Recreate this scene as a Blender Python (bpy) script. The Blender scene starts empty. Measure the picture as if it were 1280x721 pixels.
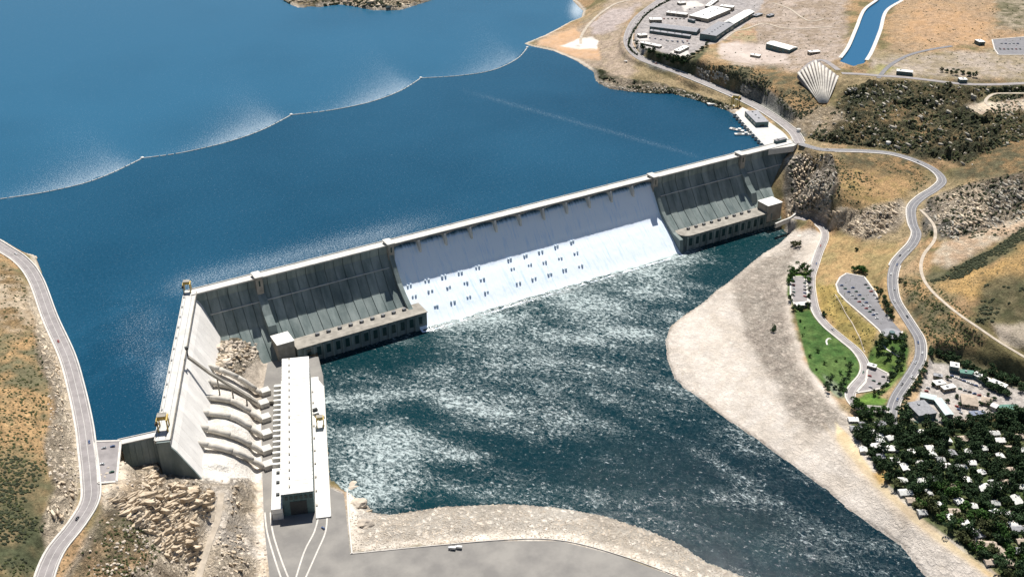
import bpy, math, random
import numpy as np
from mathutils import Vector
random.seed(7); rng = np.random.default_rng(7)
R = math.radians
S = bpy.context.scene
COL = S.collection

# ------------------------------------------------------------------ camera
CAM = (-815.05, -1334.12, 836.73); YAW = 30.4768; PITCH = 29.4578; F = 1300.0
cd = bpy.data.cameras.new('camera'); co = bpy.data.objects.new('camera', cd); COL.objects.link(co)
co.location = CAM; co.rotation_euler = (R(90-PITCH), 0, R(-YAW))
cd.sensor_width = 36; cd.lens = 36*F/1280; cd.clip_start = 5; cd.clip_end = 60000
S.camera = co
# ------------------------------------------------------------------ light
SAZ, SEL = 33.0, 60.0
w = bpy.data.worlds.new('World'); S.world = w; w.use_nodes = True
nt = w.node_tree; nt.nodes.clear()
sk = nt.nodes.new('ShaderNodeTexSky'); sk.sky_type = 'NISHITA'; sk.sun_disc = False
sk.sun_elevation = R(SEL); sk.sun_rotation = R(SAZ); sk.altitude = 600; sk.dust_density = 0.6; sk.ozone_density = 2.0
bg = nt.nodes.new('ShaderNodeBackground'); bg.inputs[1].default_value = 0.052
wo = nt.nodes.new('ShaderNodeOutputWorld')
nt.links.new(sk.outputs[0], bg.inputs[0]); nt.links.new(bg.outputs[0], wo.inputs[0])
sl = bpy.data.lights.new('sun', 'SUN'); sl.energy = 5.0; sl.angle = R(0.5); sl.color = (1.0, 0.96, 0.91)
so = bpy.data.objects.new('sun', sl); COL.objects.link(so); so.location = (300, 300, 1500)
so.rotation_euler = (R(90-SEL), 0, R(180-SAZ)); 
sd = Vector((math.sin(R(SAZ))*math.cos(R(SEL)), math.cos(R(SAZ))*math.cos(R(SEL)), math.sin(R(SEL))))
so.rotation_euler = sd.to_track_quat('Z', 'Y').to_euler()
S.view_settings.view_transform = 'Standard'; S.view_settings.look = 'None'
S.view_settings.exposure = 0.45; S.view_settings.gamma = 1.0
S.render.resolution_x = 1024; S.render.resolution_y = 576

# ------------------------------------------------------------------ projection helpers
cy_, sy_ = math.cos(R(YAW)), math.sin(R(YAW)); cp_, sp_ = math.cos(R(PITCH)), math.sin(R(PITCH))
FW = np.array([sy_*cp_, cy_*cp_, -sp_]); RT = np.array([cy_, -sy_, 0.]); UP = np.cross(RT, FW); C0 = np.array(CAM)
def proj(P):
    d = P - C0; D = np.maximum(d@FW, 1.0)
    return 640 + F*(d@RT)/D, 360.5 - F*(d@UP)/D
def U(px, py, z):
    d = FW + (px-640)/F*RT - (py-360.5)/F*UP
    t = (z-C0[2])/d[2]
    return C0 + t*d
def V(px, py, z):
    return Vector(U(px, py, z))
# ------------------------------------------------------------------ numpy noise
_lat = rng.random((8, 256, 256)).astype(np.float32)
def vnoise(x, y, k):
    L = _lat[k % 8]; x = x + 17.3*k; y = y + 9.1*k
    xi = np.floor(x).astype(int); yi = np.floor(y).astype(int); fx = x-xi; fy = y-yi
    fx = fx*fx*(3-2*fx); fy = fy*fy*(3-2*fy)
    a = L[xi & 255, yi & 255]; b = L[(xi+1) & 255, yi & 255]; c = L[xi & 255, (yi+1) & 255]; d = L[(xi+1) & 255, (yi+1) & 255]
    return (a*(1-fx)+b*fx)*(1-fy) + (c*(1-fx)+d*fx)*fy
def fbm(x, y, s, o=4, k=0, g=0.5):
    r = 0; a = 1; t = 0
    ca, sa = math.cos(0.6), math.sin(0.6)
    for i in range(o):
        r = r + a*vnoise(x/s, y/s, k+i); t += a; a *= g; s *= 0.5
        x, y = ca*x - sa*y, sa*x + ca*y
    return r/t
def ridge(x, y, s, o=4, k=0):
    r = 0; a = 1; t = 0
    for i in range(o):
        r = r + a*(1-np.abs(2*vnoise(x/s, y/s, k+i)-1)); t += a; a *= 0.5; s *= 0.52
        x, y = 0.82*x-0.57*y, 0.57*x+0.82*y
    return r/t
def inpoly(x, y, P):
    r = np.zeros(x.shape, bool); n = len(P)
    for i in range(n):
        x0, y0 = P[i][:2]; x1, y1 = P[(i+1) % n][:2]
        if y0 == y1: continue
        c = ((y0 > y) != (y1 > y)) & (x < (x1-x0)*(y-y0)/(y1-y0)+x0)
        r ^= c
    return r
def segdist(x, y, P, closed=True):
    d = np.full(x.shape, 1e9); n = len(P)
    for i in range(n if closed else n-1):
        x0, y0 = P[i][:2]; x1, y1 = P[(i+1) % n][:2]
        dx, dy = x1-x0, y1-y0; L = dx*dx+dy*dy+1e-9
        t = np.clip(((x-x0)*dx+(y-y0)*dy)/L, 0, 1)
        d = np.minimum(d, (x-x0-t*dx)**2+(y-y0-t*dy)**2)
    return np.sqrt(d)
def sstep(a, b, x):
    t = np.clip((x-a)/(b-a), 0, 1); return t*t*(3-2*t)
def crom(P, step=7.0, closed=False):
    P = [np.array(p, float) for p in P]; n = len(P); out = []
    for i in range(n-1):
        p0 = P[max(i-1, 0)]; p1 = P[i]; p2 = P[i+1]; p3 = P[min(i+2, n-1)]
        m = max(2, int(np.linalg.norm(p2-p1)/step))
        for j in range(m):
            t = j/m
            out.append(0.5*((2*p1)+(-p0+p2)*t+(2*p0-5*p1+4*p2-p3)*t*t+(-p0+3*p1-3*p2+p3)*t**3))
    out.append(P[-1]); return np.array(out)

# ------------------------------------------------------------------ outlines read in the photograph (px, py)
LAKE_SHORE = [(-160,262),(-70,290),(0,306),(22,314),(45,320),(51,344),(66,386),(87,430),(99,469),(108,517),(115,551),(150,556),(205,549),(240,368),(400,327),(600,276),(812,222),(990,180),
              (966,182),(955,176),(943,164),(932,152),(922,144),(908,138),(890,132),(870,125),(840,117),(815,117),(790,115),(762,111),(745,102),(742,90),(720,76),(692,64),(664,58),(655,55),
              (680,45),(697,36),(712,28),(727,22),(729,14),(716,1),(704,-25),(730,-60),(800,-110)]
LAKE_W = [U(a, b, 100)[:2] for a, b in LAKE_SHORE]
far = [(1400,5200),(1500,16000),(-9000,16000),(-9000,900),(-2500,650)]
LAKE_W = LAKE_W + [np.array(f, float) for f in far]
HEAD = [(345,-8),(356,2),(372,10),(396,9),(425,6),(446,9),(467,13),(500,13),(516,8),(535,2),(560,-10),(610,-50),(560,-90),(380,-90),(330,-40)]
HEAD_W = [U(a, b, 100)[:2] for a, b in HEAD]
RIVER_SHORE_R = [(1300,860),(1200,765),(1158,721),(1138,696),(1127,681),(1089,656),(1060,636),(1035,613),(1010,595),(975,570),(945,548),(905,522),(878,500),(855,485),(843,472),(834,448),(832,425),(838,408),(855,394),(881,377),(905,357),(921,344),(940,328),(954,317),(973,306),(989,294)]
RIVER_SHORE_L = [(398,448),(404,500),(408,560),(411,606),(428,612),(434,622),(452,624),(464,640),(485,643),(504,641),(555,633),(631,630),(690,633),(757,645),(808,662),(850,680),(884,703),(909,712),(930,721),(1000,765),(1090,860)]
RW = [U(a, b, 0)[:2] for a, b in RIVER_SHORE_R] + [np.array(p, float) for p in [(476,-96),(470,-12),(-440,-12),(-436,-96)]] + [U(a, b, 0)[:2] for a, b in RIVER_SHORE_L]
RW = [RW[0]+np.array([400,-2500.])] + RW + [RW[-1]+np.array([300,-2600.])]

# roads: (px, py, z)
R_left = [(-60,270,116),(0,308,113),(27,326,111),(45,350,110),(63,398,109),(84,445,108.5),(96,487,108),(105,529,107.5),(109,559,107.5),(113,595,107),(113,625,106),(96,655,105),(72,685,104),(60,709,103),(50,740,102),(30,790,100)]
R_top = [(1000,180,107.5),(992,166,108),(972,150,109),(948,135,110.5),(915,119,112),(880,104,115),(850,92,119),(822,82,124),(800,73,129),(787,60,134),(785,45,138),(795,25,142),(815,8,145),(842,-10,148)]
R_curve = [(1000,180,107.5),(1010,183,107.7),(1025,187,108),(1042,188,108.5),(1079,189,109),(1113,192,108),(1144,201,105),(1168,213,101),(1178,226,97),(1168,237,92),(1152,247,88),(1140,260,83),(1141,279,77),(1146,292,73),(1141,305,69),(1129,318,65),(1119,331,61),(1115,350,56),(1118,373,50),(1129,392,45),(1140,409,41),(1149,425,37),(1150,445,32),(1144,459,29),(1132,478,25.5),(1121,495,23),(1115,511,21),(1114,530,20)]
R_low = [(992,272,25),(1013,276,24.5),(1028,286,24),(1031,297,23.5),(1024,315,22.5),(1019,330,22),(1014,347,21),(1015,367,20.5),(1020,389,20),(1032,406,19.5),(1052,423,19),(1071,439,19),(1081,456,19),(1079,470,19),(1066,486,19.2),(1063,497,19.4),(1072,508,20),(1090,511,20.3),(1112,512,21)]
R_trail = [(1150,262,84),(1160,272,84),(1168,284,84),(1168,300,81),(1155,318,76),(1151,334,72),(1155,350,70),(1165,364,69),(1180,378,68),(1200,394,66),(1225,411,62),(1250,428,56),(1280,446,50),(1310,465,46)]
R_plateau = [(1052,92,168),(1075,93,167),(1100,95,167),(1130,97,168),(1165,101,168),(1200,105,169),(1240,106,170),(1290,104,173)]
R_yard = [(1000,92,160),(1016,78,166),(1030,76,168),(1048,88,170)]
R_scrub = [(1098,98,166),(1108,86,170),(1122,76,172),(1140,68,174),(1165,62,176),(1190,58,178)]
R_pen = [(840,-4,148),(780,2,140),(755,14,132),(737,30,122),(727,45,114),(726,55,110)]
R_pitch = [(1052,423,19),(1045,412,20),(1035,394,24),(1040,374,29),(1050,366,33)]
R_slope = [(277,616,47),(272,650,40),(264,672,34),(255,700,28),(246,730,24)]
R_apron = [(424,628,12.4),(413,660,12.4),(402,682,12.4),(386,710,12.4),(372,735,12.4)]
R_dirt = [(966,4,157),(986,11,160),(1002,22,161),(1014,27,162),(1030,24,165)]
R_hill = [(1290,117,163),(1262,117,161),(1242,118,160),(1232,126,158),(1236,133,157)]
R_fire = [(1290,428,58),(1265,424,62),(1250,420,64),(1240,412,66),(1228,404,67)]
R_field = [(905,50,150),(918,40,152),(934,36,154),(955,30,157),(985,36,160),(1040,34,167)]
ROADS = dict(left=(R_left,17), top=(R_top,20), curve=(R_curve,15), low=(R_low,11), trail=(R_trail,5), plateau=(R_plateau,13), yard=(R_yard,12), scrub=(R_scrub,9), pen=(R_pen,7), slope=(R_slope,7), dirt=(R_dirt,5), hill=(R_hill,6), field=(R_field,5))
RPATH = {}
for k, (pts, wd) in ROADS.items():
    RPATH[k] = (crom([U(a, b, z) for a, b, z in pts], 7.0), wd)

# flat pads: px polygon, z
PADS = dict(
 apron=([(327,560),(330,655),(338,730),(352,800),(480,800),(760,800),(830,745),(845,721),(775,695),(700,676),(620,676),(438,692),(434,655),(430,618),(412,610),(404,470),(398,446),(336,446),(326,500)],12.0),
 deck_left=([(118,552),(151,551),(146,602),(123,604),(122,575)],107.2),
 lot_upper=([(1045,356),(1050,347),(1058,342),(1080,346),(1093,364),(1107,387),(1112,400),(1129,404),(1134,409),(1126,417),(1104,420),(1098,412),(1079,395),(1058,377),(1048,366)],38.0),
 lot_small=([(988,352),(993,346),(1003,346),(1008,353),(1010,377),(993,381),(988,368)],21.0),
 lot_mid=([(1084,463),(1092,458),(1110,467),(1111,477),(1099,486),(1084,489),(1070,491),(1082,478)],19.5),
 town=([(1130,520),(1148,497),(1156,470),(1160,452),(1175,447),(1200,452),(1240,466),(1280,478),(1340,500),(1340,530),(1280,518),(1220,522),(1180,530),(1150,535)],24.0),
 pump=([(918,140),(928,132),(946,130),(960,140),(972,153),(984,166),(998,180),(990,184),(961,187),(950,176),(938,163),(927,151)],107.0),
 yard=([(800,60),(793,50),(793,38),(802,22),(820,5),(850,-15),(960,-15),(950,12),(905,50),(880,58),(862,70),(830,72)],146.0),
 bluelot=([(1240,50),(1300,45),(1300,69),(1248,69),(1243,62)],181.0),
 gravelpad=([(905,52),(960,60),(975,72),(940,78),(915,75),(902,66)],150.0),
 lawn=([(992,386),(1012,388),(1027,406),(1048,424),(1067,441),(1075,457),(1074,468),(1060,484),(1057,496),(1048,498),(1030,482),(1011,460),(1003,431),(996,405)],18.2),
)
PADW = {k: ([U(a, b, z)[:2] for a, b in P], z) for k, (P, z) in PADS.items()}
CANAL_L = [(1104,-14),(1097,0),(1080,14),(1070,37),(1060,60),(1050,74)]
CANAL_R = [(1140,-14),(1130,0),(1108,15),(1100,40),(1090,65),(1083,77)]
CZ = 171.0
CANAL_P = [(1104,-14),(1097,0),(1081,13),(1070,37),(1060,62),(1049,78),(1066,84),(1080,80),(1090,65),(1100,40),(1108,16),(1130,0),(1140,-14)]
CANW = [U(a, b, CZ)[:2] for a, b in CANAL_P]

# height control points (px, py, z)
CP = [(0,340,119),(0,400,128),(0,460,135),(0,520,140),(0,580,140),(0,640,132),(0,721,122),(30,380,118),(40,450,124),(60,480,121),(50,540,126),(60,600,122),(40,660,116),(30,721,110),(75,520,117),(85,570,113),(60,440,116),(-80,330,125),(-100,500,150),(-100,700,150),(-300,500,170),(-300,800,170),
 (135,620,105),(165,566,88),(190,574,76),(165,596,96),(200,612,84),(235,602,62),(222,590,58),(205,588,68),(250,600,52),(130,650,102),(110,690,98),(100,721,93),(160,660,92),(150,700,84),(200,650,78),(230,640,66),(258,640,52),(245,680,42),(200,700,66),(170,721,74),(180,760,60),(100,800,80),(230,721,32),(283,600,46),(270,590,50),(300,605,34),(310,640,20),(300,670,22),(322,640,14),(318,690,14),(290,700,22),(280,721,22),(328,721,12),(260,760,22),(320,700,13),(300,640,28),
 (262,470,49),(262,500,49),(262,540,49),(266,575,48),(288,490,44),(288,530,44),(290,570,42),(305,510,30),(306,550,30),(308,585,26),(322,500,13),(322,560,13),(322,600,13),
 (275,430,49),(290,432,48),(284,452,46),(300,450,38),(312,442,30),(298,470,34),(310,462,24),(325,452,18),(335,440,20),(318,485,14),(332,470,13),
 (870,420,4),(870,460,5),(900,360,5),(900,440,8),(930,400,9),(930,470,9),(960,350,11),(960,430,13),(960,500,12),(985,330,16),(985,380,17),(985,430,15),(1000,480,15),(1010,310,20),(990,300,16),(1000,288,20),(1000,540,11),(1030,520,16),(1050,520,18),(1040,560,14),(1055,560,18),(1090,600,19),(1120,630,19),(1150,652,20),(1180,680,20),(1215,700,20),(1250,730,20),(1080,610,12),(1120,650,12),(1160,690,12),(1200,721,12),
 (1075,540,20),(1110,560,20),(1150,560,21),(1200,560,22),(1280,560,24),(1150,620,20),(1220,620,21),(1280,640,21),(1280,700,20),(1400,700,22),(1400,560,26),(1230,660,20),
 (1280,480,27),(1240,462,32),(1210,446,36),(1185,438,37),(1168,438,36),(1280,470,34),(1340,480,36),(1180,410,52),(1160,390,55),(1210,425,48),(1250,450,42),(1280,462,40),
 (1160,345,70),(1180,350,74),(1180,330,82),(1200,370,76),(1220,350,88),(1250,380,80),(1280,400,78),(1280,430,62),(1250,345,96),(1280,350,102),(1280,320,112),(1230,320,97),(1200,315,93),(1240,290,108),(1280,285,116),(1210,285,100),(1180,270,96),(1185,300,92),(1220,255,112),(1280,250,124),(1200,240,104),(1195,220,108),(1240,220,122),(1280,215,136),(1400,250,150),(1400,350,130),(1400,420,80),
 (1010,188,101),(1000,200,94),(996,215,82),(996,235,62),(994,255,42),(1000,265,32),(1030,210,98),(1060,205,102),(1090,215,98),(1120,210,102),(1140,225,96),(1120,240,88),(1090,250,82),(1060,230,92),(1030,235,84),(1020,255,60),(1040,262,62),(1060,265,64),(1080,270,66),(1110,260,78),(1100,285,64),(1080,300,52),(1060,295,48),(1045,285,34),(1045,300,30),(1110,300,62),(1060,320,40),(1090,325,48),(1035,330,28),(1040,350,28),(1028,360,24),(1100,345,50),(1105,365,46),(1115,385,43),(1030,380,24),(1050,395,26),(1070,415,26),(1090,435,28),(1110,430,33),(1130,430,36),(1130,455,30),(1105,450,25),(1095,475,20),(1120,480,23),(1100,498,20),(1085,500,20),(1100,525,20),
 (1030,172,110),(1060,172,114),(1100,178,115),(1150,180,120),(1190,195,118),(1220,200,122),(1060,150,128),(1100,150,134),(1150,150,140),(1200,160,140),(1250,160,148),(1280,170,148),(1060,125,143),(1100,125,148),(1150,125,154),(1200,130,156),(1280,130,160),(1060,105,160),(1100,108,160),(1160,110,163),(1220,113,164),(1280,118,166),(1400,150,165),
 (1029,131,138),(1008,112,151),(1040,112,152),(1015,140,130),(1010,160,118),(990,140,128),(975,130,132),(960,112,142),(940,104,146),(915,95,146),(890,88,147),(870,80,147),(850,76,141),(1000,120,144),(985,105,150),(950,90,150),(920,75,151),(990,82,158),(1050,102,164),(1000,60,160),(1000,30,162),(960,40,155),(1040,30,168),(1045,60,169),(1020,5,168),(960,5,155),(1115,60,174),(1115,30,176),(1150,30,180),(1160,80,172),(1200,80,175),(1250,85,176),(1200,40,182),(1200,10,188),(1280,30,190),(1280,90,176),(1240,10,192),(1130,82,170),(1400,60,190),(1060,-60,180),(1200,-80,205),(950,-80,170),(1400,-80,220),
 (760,60,118),(770,85,112),(750,80,108),(720,60,104.5),(700,55,103),(740,50,111),(765,35,128),(720,35,108),(740,20,122),(760,-10,138),(745,5,126),(800,95,116),(780,100,108),(820,100,112),(850,105,108),(880,115,107),(905,128,106),(835,108,107),(900,122,110),
 (380,3,112),(420,-3,118),(460,4,112),(490,4,112),(450,-25,140),(500,-20,130),(480,-60,150),
 (560,680,11),(500,660,9),(470,670,10),(640,655,8),(700,655,8),(780,680,8),(850,712,8),(450,640,9),(445,660,10),(900,760,8),(800,800,12),(600,800,12)]
CPW = [U(a, b, z) for a, b, z in CP]
CPW += [np.array(p, float) for p in [(583,-15,103),(560,-25,88),(532,-40,66),(506,-56,45),(482,-80,24),(484,-100,22),(486,-126,3),(500,-100,24),(600,-5,107),(590,12,106),
  (-553,-10,52),(-535,-30,46),(-500,-60,34),(-470,-95,16),(-480,0,45),(-560,-60,50),(-600,-160,50),(-640,-270,50),(-695,-345,70),(-660,-345,56),(-720,-350,82)]]
for k, (P, wd) in RPATH.items():
    CPW += [p for p in P[::5]]
for k, (P, z) in PADW.items():
    CPW += [np.array([p[0], p[1], z]) for p in P]
def dens(P, st):
    out = []
    for a, b in zip(P[:-1], P[1:]):
        n = max(1, int(np.hypot(*(b-a))/st))
        out += [a+(b-a)*j/n for j in range(n)]
    return out
for p in dens([U(a, b, 100)[:2] for a, b in LAKE_SHORE[:11]], 60) + dens([U(a, b, 100)[:2] for a, b in LAKE_SHORE[18:]], 60): CPW.append(np.array([p[0], p[1], 101]))
for p in dens(HEAD_W, 60): CPW.append(np.array([p[0], p[1], 101]))
for p in dens([U(a, b, 0)[:2] for a, b in RIVER_SHORE_R], 50) + dens([U(a, b, 0)[:2] for a, b in RIVER_SHORE_L[3:]], 50): CPW.append(np.array([p[0], p[1], 0.5]))
for a in [(2500,-500,230),(2500,800,260),(2500,2500,300),(1500,2500,240),(900,-900,60),(1500,-900,150),(700,-1300,60),(1500,-2000,150),(-1500,-500,220),(-1500,-1500,200),(-900,-1200,90),(-2200,100,200),(-500,-1500,60),(-3000,-3000,260),(3000,-3000,260),(5000,1000,350),(9000,3000,450),(9000,9000,450),(-9000,-3000,450),(-5000,300,160),(12000,-8000,450),(-9000,-9000,400),(0,-9000,300),(2500,6000,330),(3500,14000,420),(600,2600,200)]: CPW.append(np.array(a, float))
CPW = np.array(CPW)
_, ui = np.unique(np.round(CPW[:, :2]/9), axis=0, return_index=True); CPW = CPW[np.sort(ui)]
def axis(lo, hi, st, out=14000):
    a = list(np.arange(lo, hi+st, st)); d = st; x = a[0]; pre = []
    while x > -out: d *= 1.35; x -= d; pre.append(x)
    x = a[-1]; d = st; post = []
    while x < out: d *= 1.35; x += d; post.append(x)
    return np.array(pre[::-1]+a+post)
GX = axis(-1010, 1680, 3.2); GY = axis(-960, 1380, 3.2)
n_ = len(CPW); cc = 14.0
Dm = np.sqrt(((CPW[:, None, :2]-CPW[None, :, :2])**2).sum(-1)+cc*cc)
Am = np.zeros((n_+1, n_+1)); Am[:n_, :n_] = Dm + np.eye(n_)*-1.5; Am[n_, :n_] = 1; Am[:n_, n_] = 1
wts = np.linalg.solve(Am, np.append(CPW[:, 2], 0))
def rbf(x, y):
    out = np.empty(x.size); xf = x.ravel(); yf = y.ravel()
    for i in range(0, x.size, 20000):
        d = np.sqrt((xf[i:i+20000, None]-CPW[None, :, 0])**2+(yf[i:i+20000, None]-CPW[None, :, 1])**2+cc*cc)
        out[i:i+20000] = d@wts[:n_]+wts[n_]
    return out.reshape(x.shape)
ix = np.unique(np.append(np.arange(0, len(GX), 4), len(GX)-1)); iy = np.unique(np.append(np.arange(0, len(GY), 4), len(GY)-1))
cx_, cyy = GX[ix], GY[iy]; CZg = rbf(*np.meshgrid(cx_, cyy, indexing='ij'))
def bil(X, Y, Z, x, y):
    i = np.clip(np.searchsorted(X, x)-1, 0, len(X)-2); j = np.clip(np.searchsorted(Y, y)-1, 0, len(Y)-2)
    fx = (x-X[i])/(X[i+1]-X[i]); fy = (y-Y[j])/(Y[j+1]-Y[j])
    return (Z[i, j]*(1-fx)+Z[i+1, j]*fx)*(1-fy)+(Z[i, j+1]*(1-fx)+Z[i+1, j+1]*fx)*fy
XX, YY = np.meshgrid(GX, GY, indexing='ij')
H = bil(cx_, cyy, CZg, XX, YY)
PX, PY = proj(np.stack([XX, YY, H], -1))

# ------------------------------------------------------------------ ground cover (masks by outline)
def pm(P, f=6.0):
    b = inpoly(PX, PY, P); d = np.full(PX.shape, 1e9)
    x0 = min(p[0] for p in P)-3*f; x1 = max(p[0] for p in P)+3*f; y0 = min(p[1] for p in P)-3*f; y1 = max(p[1] for p in P)+3*f
    m = (PX > x0) & (PX < x1) & (PY > y0) & (PY < y1)
    out = np.zeros(PX.shape)
    if m.any():
        dd = segdist(PX[m], PY[m], P); sd_ = np.where(b[m], dd, -dd)
        out[m] = sstep(-f, f, sd_ + (NW[m]-0.5)*f*2.4)
    return out
NW = fbm(XX, YY, 26, 4, 3)
NL = fbm(XX, YY, 160, 3, 1); NM = fbm(XX, YY, 45, 4, 2); NS = fbm(XX, YY, 12, 3, 5)
def col(c): return np.array(c, float)
def lerp(A, B, m): return A*(1-m[..., None]) + B*m[..., None]
C = lerp(np.broadcast_to(col((.335,.220,.118)), XX.shape+(3,)), np.broadcast_to(col((.16,.135,.065)), XX.shape+(3,)), sstep(.44, .56, NM*.7+NL*.3))
C = lerp(C, np.broadcast_to(col((.42,.31,.19)), C.shape), sstep(.58, .72, NL)*.5)
ROCK = np.zeros(XX.shape); AMP = np.full(XX.shape, 1.3)
def paint(P, ca, cb, rock=0, amp=None, f=6, op=1.0, lo=.35, hi=.65, nz=None):
    global C, ROCK, AMP
    m = pm(P, f)*op
    n = sstep(lo, hi, NM*.5+NS*.5 if nz is None else nz)
    cc_ = lerp(np.broadcast_to(col(ca), C.shape), np.broadcast_to(col(cb), C.shape), n)
    C = lerp(C, cc_, m)
    ROCK = ROCK*(1-m)+rock*m
    if amp is not None: AMP = AMP*(1-m)+amp*m
TAN = (.40,.31,.20); PALE = (.66,.56,.42); GOLD = (.36,.232,.115); OLIVE = (.13,.118,.068); DKG = (.045,.06,.03); ROCKC = (.47,.39,.29); ROCKD = (.13,.125,.11)
# left hill
paint([(-60,300),(20,330),(45,400),(70,470),(60,560),(75,640),(50,721),(-60,721)], GOLD, OLIVE, 0, 1.5, 10)
paint([(-20,330),(30,345),(45,400),(20,420),(-20,400)], PALE, GOLD, .4, 2, 8, .7)
paint([(-20,560),(60,580),(60,700),(-20,721)], OLIVE, DKG, 0, 2, 12, .7)
paint([(30,350),(55,365),(62,400),(80,450),(92,490),(100,530),(103,590),(90,640),(60,690),(50,660),(70,610),(55,560),(70,500),(48,450),(42,400)], PALE, ROCKC, 1, 3.5, 5)
paint([(120,575),(150,560),(200,575),(262,600),(300,600),(330,660),(340,730),(80,730),(100,680),(128,640)], (.62,.53,.41), ROCKC, 1, 7, 5)
paint([(125,640),(170,640),(200,690),(150,730),(85,730)], GOLD, OLIVE, .3, 2, 8, .85)
paint([(130,600),(190,600),(220,640),(170,640)], GOLD, PALE, .7, 4, 8, .5)
paint([(180,640),(240,640),(262,690),(240,721),(190,700)], (.52,.43,.32), PALE, .4, 2, 8, .7)
paint([(258,420),(345,425),(350,500),(300,500),(262,465)], PALE, ROCKD, 1, 4, 4)
paint([(302,468),(318,448),(338,444),(348,460),(346,500),(322,500)], (.42,.36,.29), (.36,.31,.25), .1, .4, 3)

paint([(250,590),(285,580),(330,590),(340,700),(262,680)], (.62,.55,.46), ROCKC, .8, 3, 5)
paint([(240,465),(285,462),(322,500),(330,520),(330,600),(290,598),(245,592)], (.74,.70,.63), (.62,.57,.50), .1, .3, 3)
# river banks
paint([(820,420),(985,285),(1030,290),(1020,330),(990,350),(990,400),(1005,450),(1060,520),(1250,721),(1280,760),(1150,760),(1060,640),(840,480)], (.60,.54,.47), (.50,.44,.37), .15, .7, 5)
paint([(915,350),(1000,300),(985,390),(1010,470),(1060,530),(1010,540),(960,470),(925,400)], (.42,.37,.31), (.35,.30,.25), .3, .8, 8)
paint([(845,400),(880,395),(925,440),(990,540),(1060,610),(1150,680),(1170,721),(1140,721),(1040,620),(870,490)], (.64,.58,.51), (.54,.48,.41), .1, .4, 8, .8)
paint([(1045,528),(1062,545),(1100,600),(1160,655),(1260,730),(1248,730),(1150,660),(1090,605),(1045,550)], (.60,.50,.32), (.45,.34,.2), 0, .4, 2)
paint([(1030,530),(1060,560),(1110,612),(1180,672),(1225,712),(1200,700),(1120,645),(1060,580)], (.50,.40,.28), (.42,.34,.26), 0, .5, 4, .5)
paint([(430,600),(480,630),(640,622),(760,636),(860,672),(960,730),(840,721),(776,695),(700,676),(620,674),(440,690)], (.68,.62,.53), (.52,.46,.38), .4, 1.4, 3)
# right land
paint([(1000,190),(1140,200),(1165,225),(1120,255),(1060,270),(1030,262),(1000,230)], OLIVE, GOLD, .3, 2.5, 8)
paint([(1040,215),(1130,215),(1150,235),(1100,262),(1050,255)], GOLD, (.26,.19,.08), 0, 1, 8)
paint([(980,188),(1040,195),(1050,230),(1035,262),(1010,272),(985,270)], (.50,.43,.34), ROCKD, 1, 8.5, 4)
paint([(1025,258),(1075,262),(1128,250),(1138,262),(1120,290),(1080,300),(1045,285)], PALE, ROCKC, 1, 5.5, 5)
paint([(1030,285),(1080,302),(1130,300),(1112,340),(1110,380),(1125,405),(1100,400),(1080,350),(1050,345),(1030,400),(1020,350)], (.40,.27,.13), (.27,.21,.10), 0, .6, 6)
paint([(1018,355),(1045,360),(1060,385),(1095,412),(1090,445),(1060,425),(1030,395)], (.36,.26,.09), (.25,.20,.07), 0, .4, 4)
paint([(1160,250),(1200,235),(1280,215),(1280,290),(1200,300),(1150,292),(1155,265)], ROCKC, ROCKD, 1, 7, 6)
paint([(1175,240),(1230,240),(1240,280),(1200,290),(1165,262)], PALE, ROCKC, 1, 4, 6, .7)
paint([(1165,325),(1180,300),(1235,282),(1290,262),(1290,280),(1235,308),(1185,335)], PALE, (.50,.36,.24), .3, 1.5, 5)
paint([(1155,345),(1185,338),(1240,310),(1290,280),(1290,300),(1240,330),(1200,350),(1165,355)], DKG, OLIVE, 0, 1.5, 3, .9)
paint([(1165,358),(1240,332),(1290,300),(1290,345),(1240,360),(1210,375)], (.42,.27,.11), (.30,.20,.09), 0, 1.5, 6)
paint([(1230,345),(1290,345),(1290,405),(1225,400)], DKG, OLIVE, .2, 2, 8, .8)
paint([(1125,345),(1150,345),(1170,370),(1240,425),(1180,445),(1155,420),(1130,385)], OLIVE, GOLD, 0, 1, 6)
paint([(1240,405),(1290,405),(1290,430),(1250,425)], (.5,.42,.33), (.4,.34,.26), 0, .6, 4)
# dark brushy hillside
paint([(1010,170),(1030,150),(1060,108),(1130,98),(1290,105),(1290,170),(1240,190),(1215,210),(1150,195),(1100,185),(1040,180)], (.085,.09,.055), (.20,.165,.09), .9, 9, 6, 1.0, .42, .60)
paint([(1090,130),(1150,140),(1190,175),(1130,182),(1080,160)], OLIVE, GOLD, .5, 7, 14, .75)
paint([(1205,130),(1290,122),(1290,140),(1215,148)], PALE, (.5,.38,.28), .3, 1, 4)
paint([(1235,190),(1290,165),(1290,215),(1200,225),(1190,215)], GOLD, OLIVE, .3, 2, 6)
paint([(800,80),(880,105),(960,140),(1000,170),(1012,172),(1000,145),(975,120),(940,98),(900,84),(860,74)], (.24,.235,.21), (.09,.10,.085), 1, 5.5, 3)
paint([(985,150),(1040,130),(1060,150),(1030,170),(1005,165)], TAN, ROCKC, .6, 3, 6)
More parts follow.
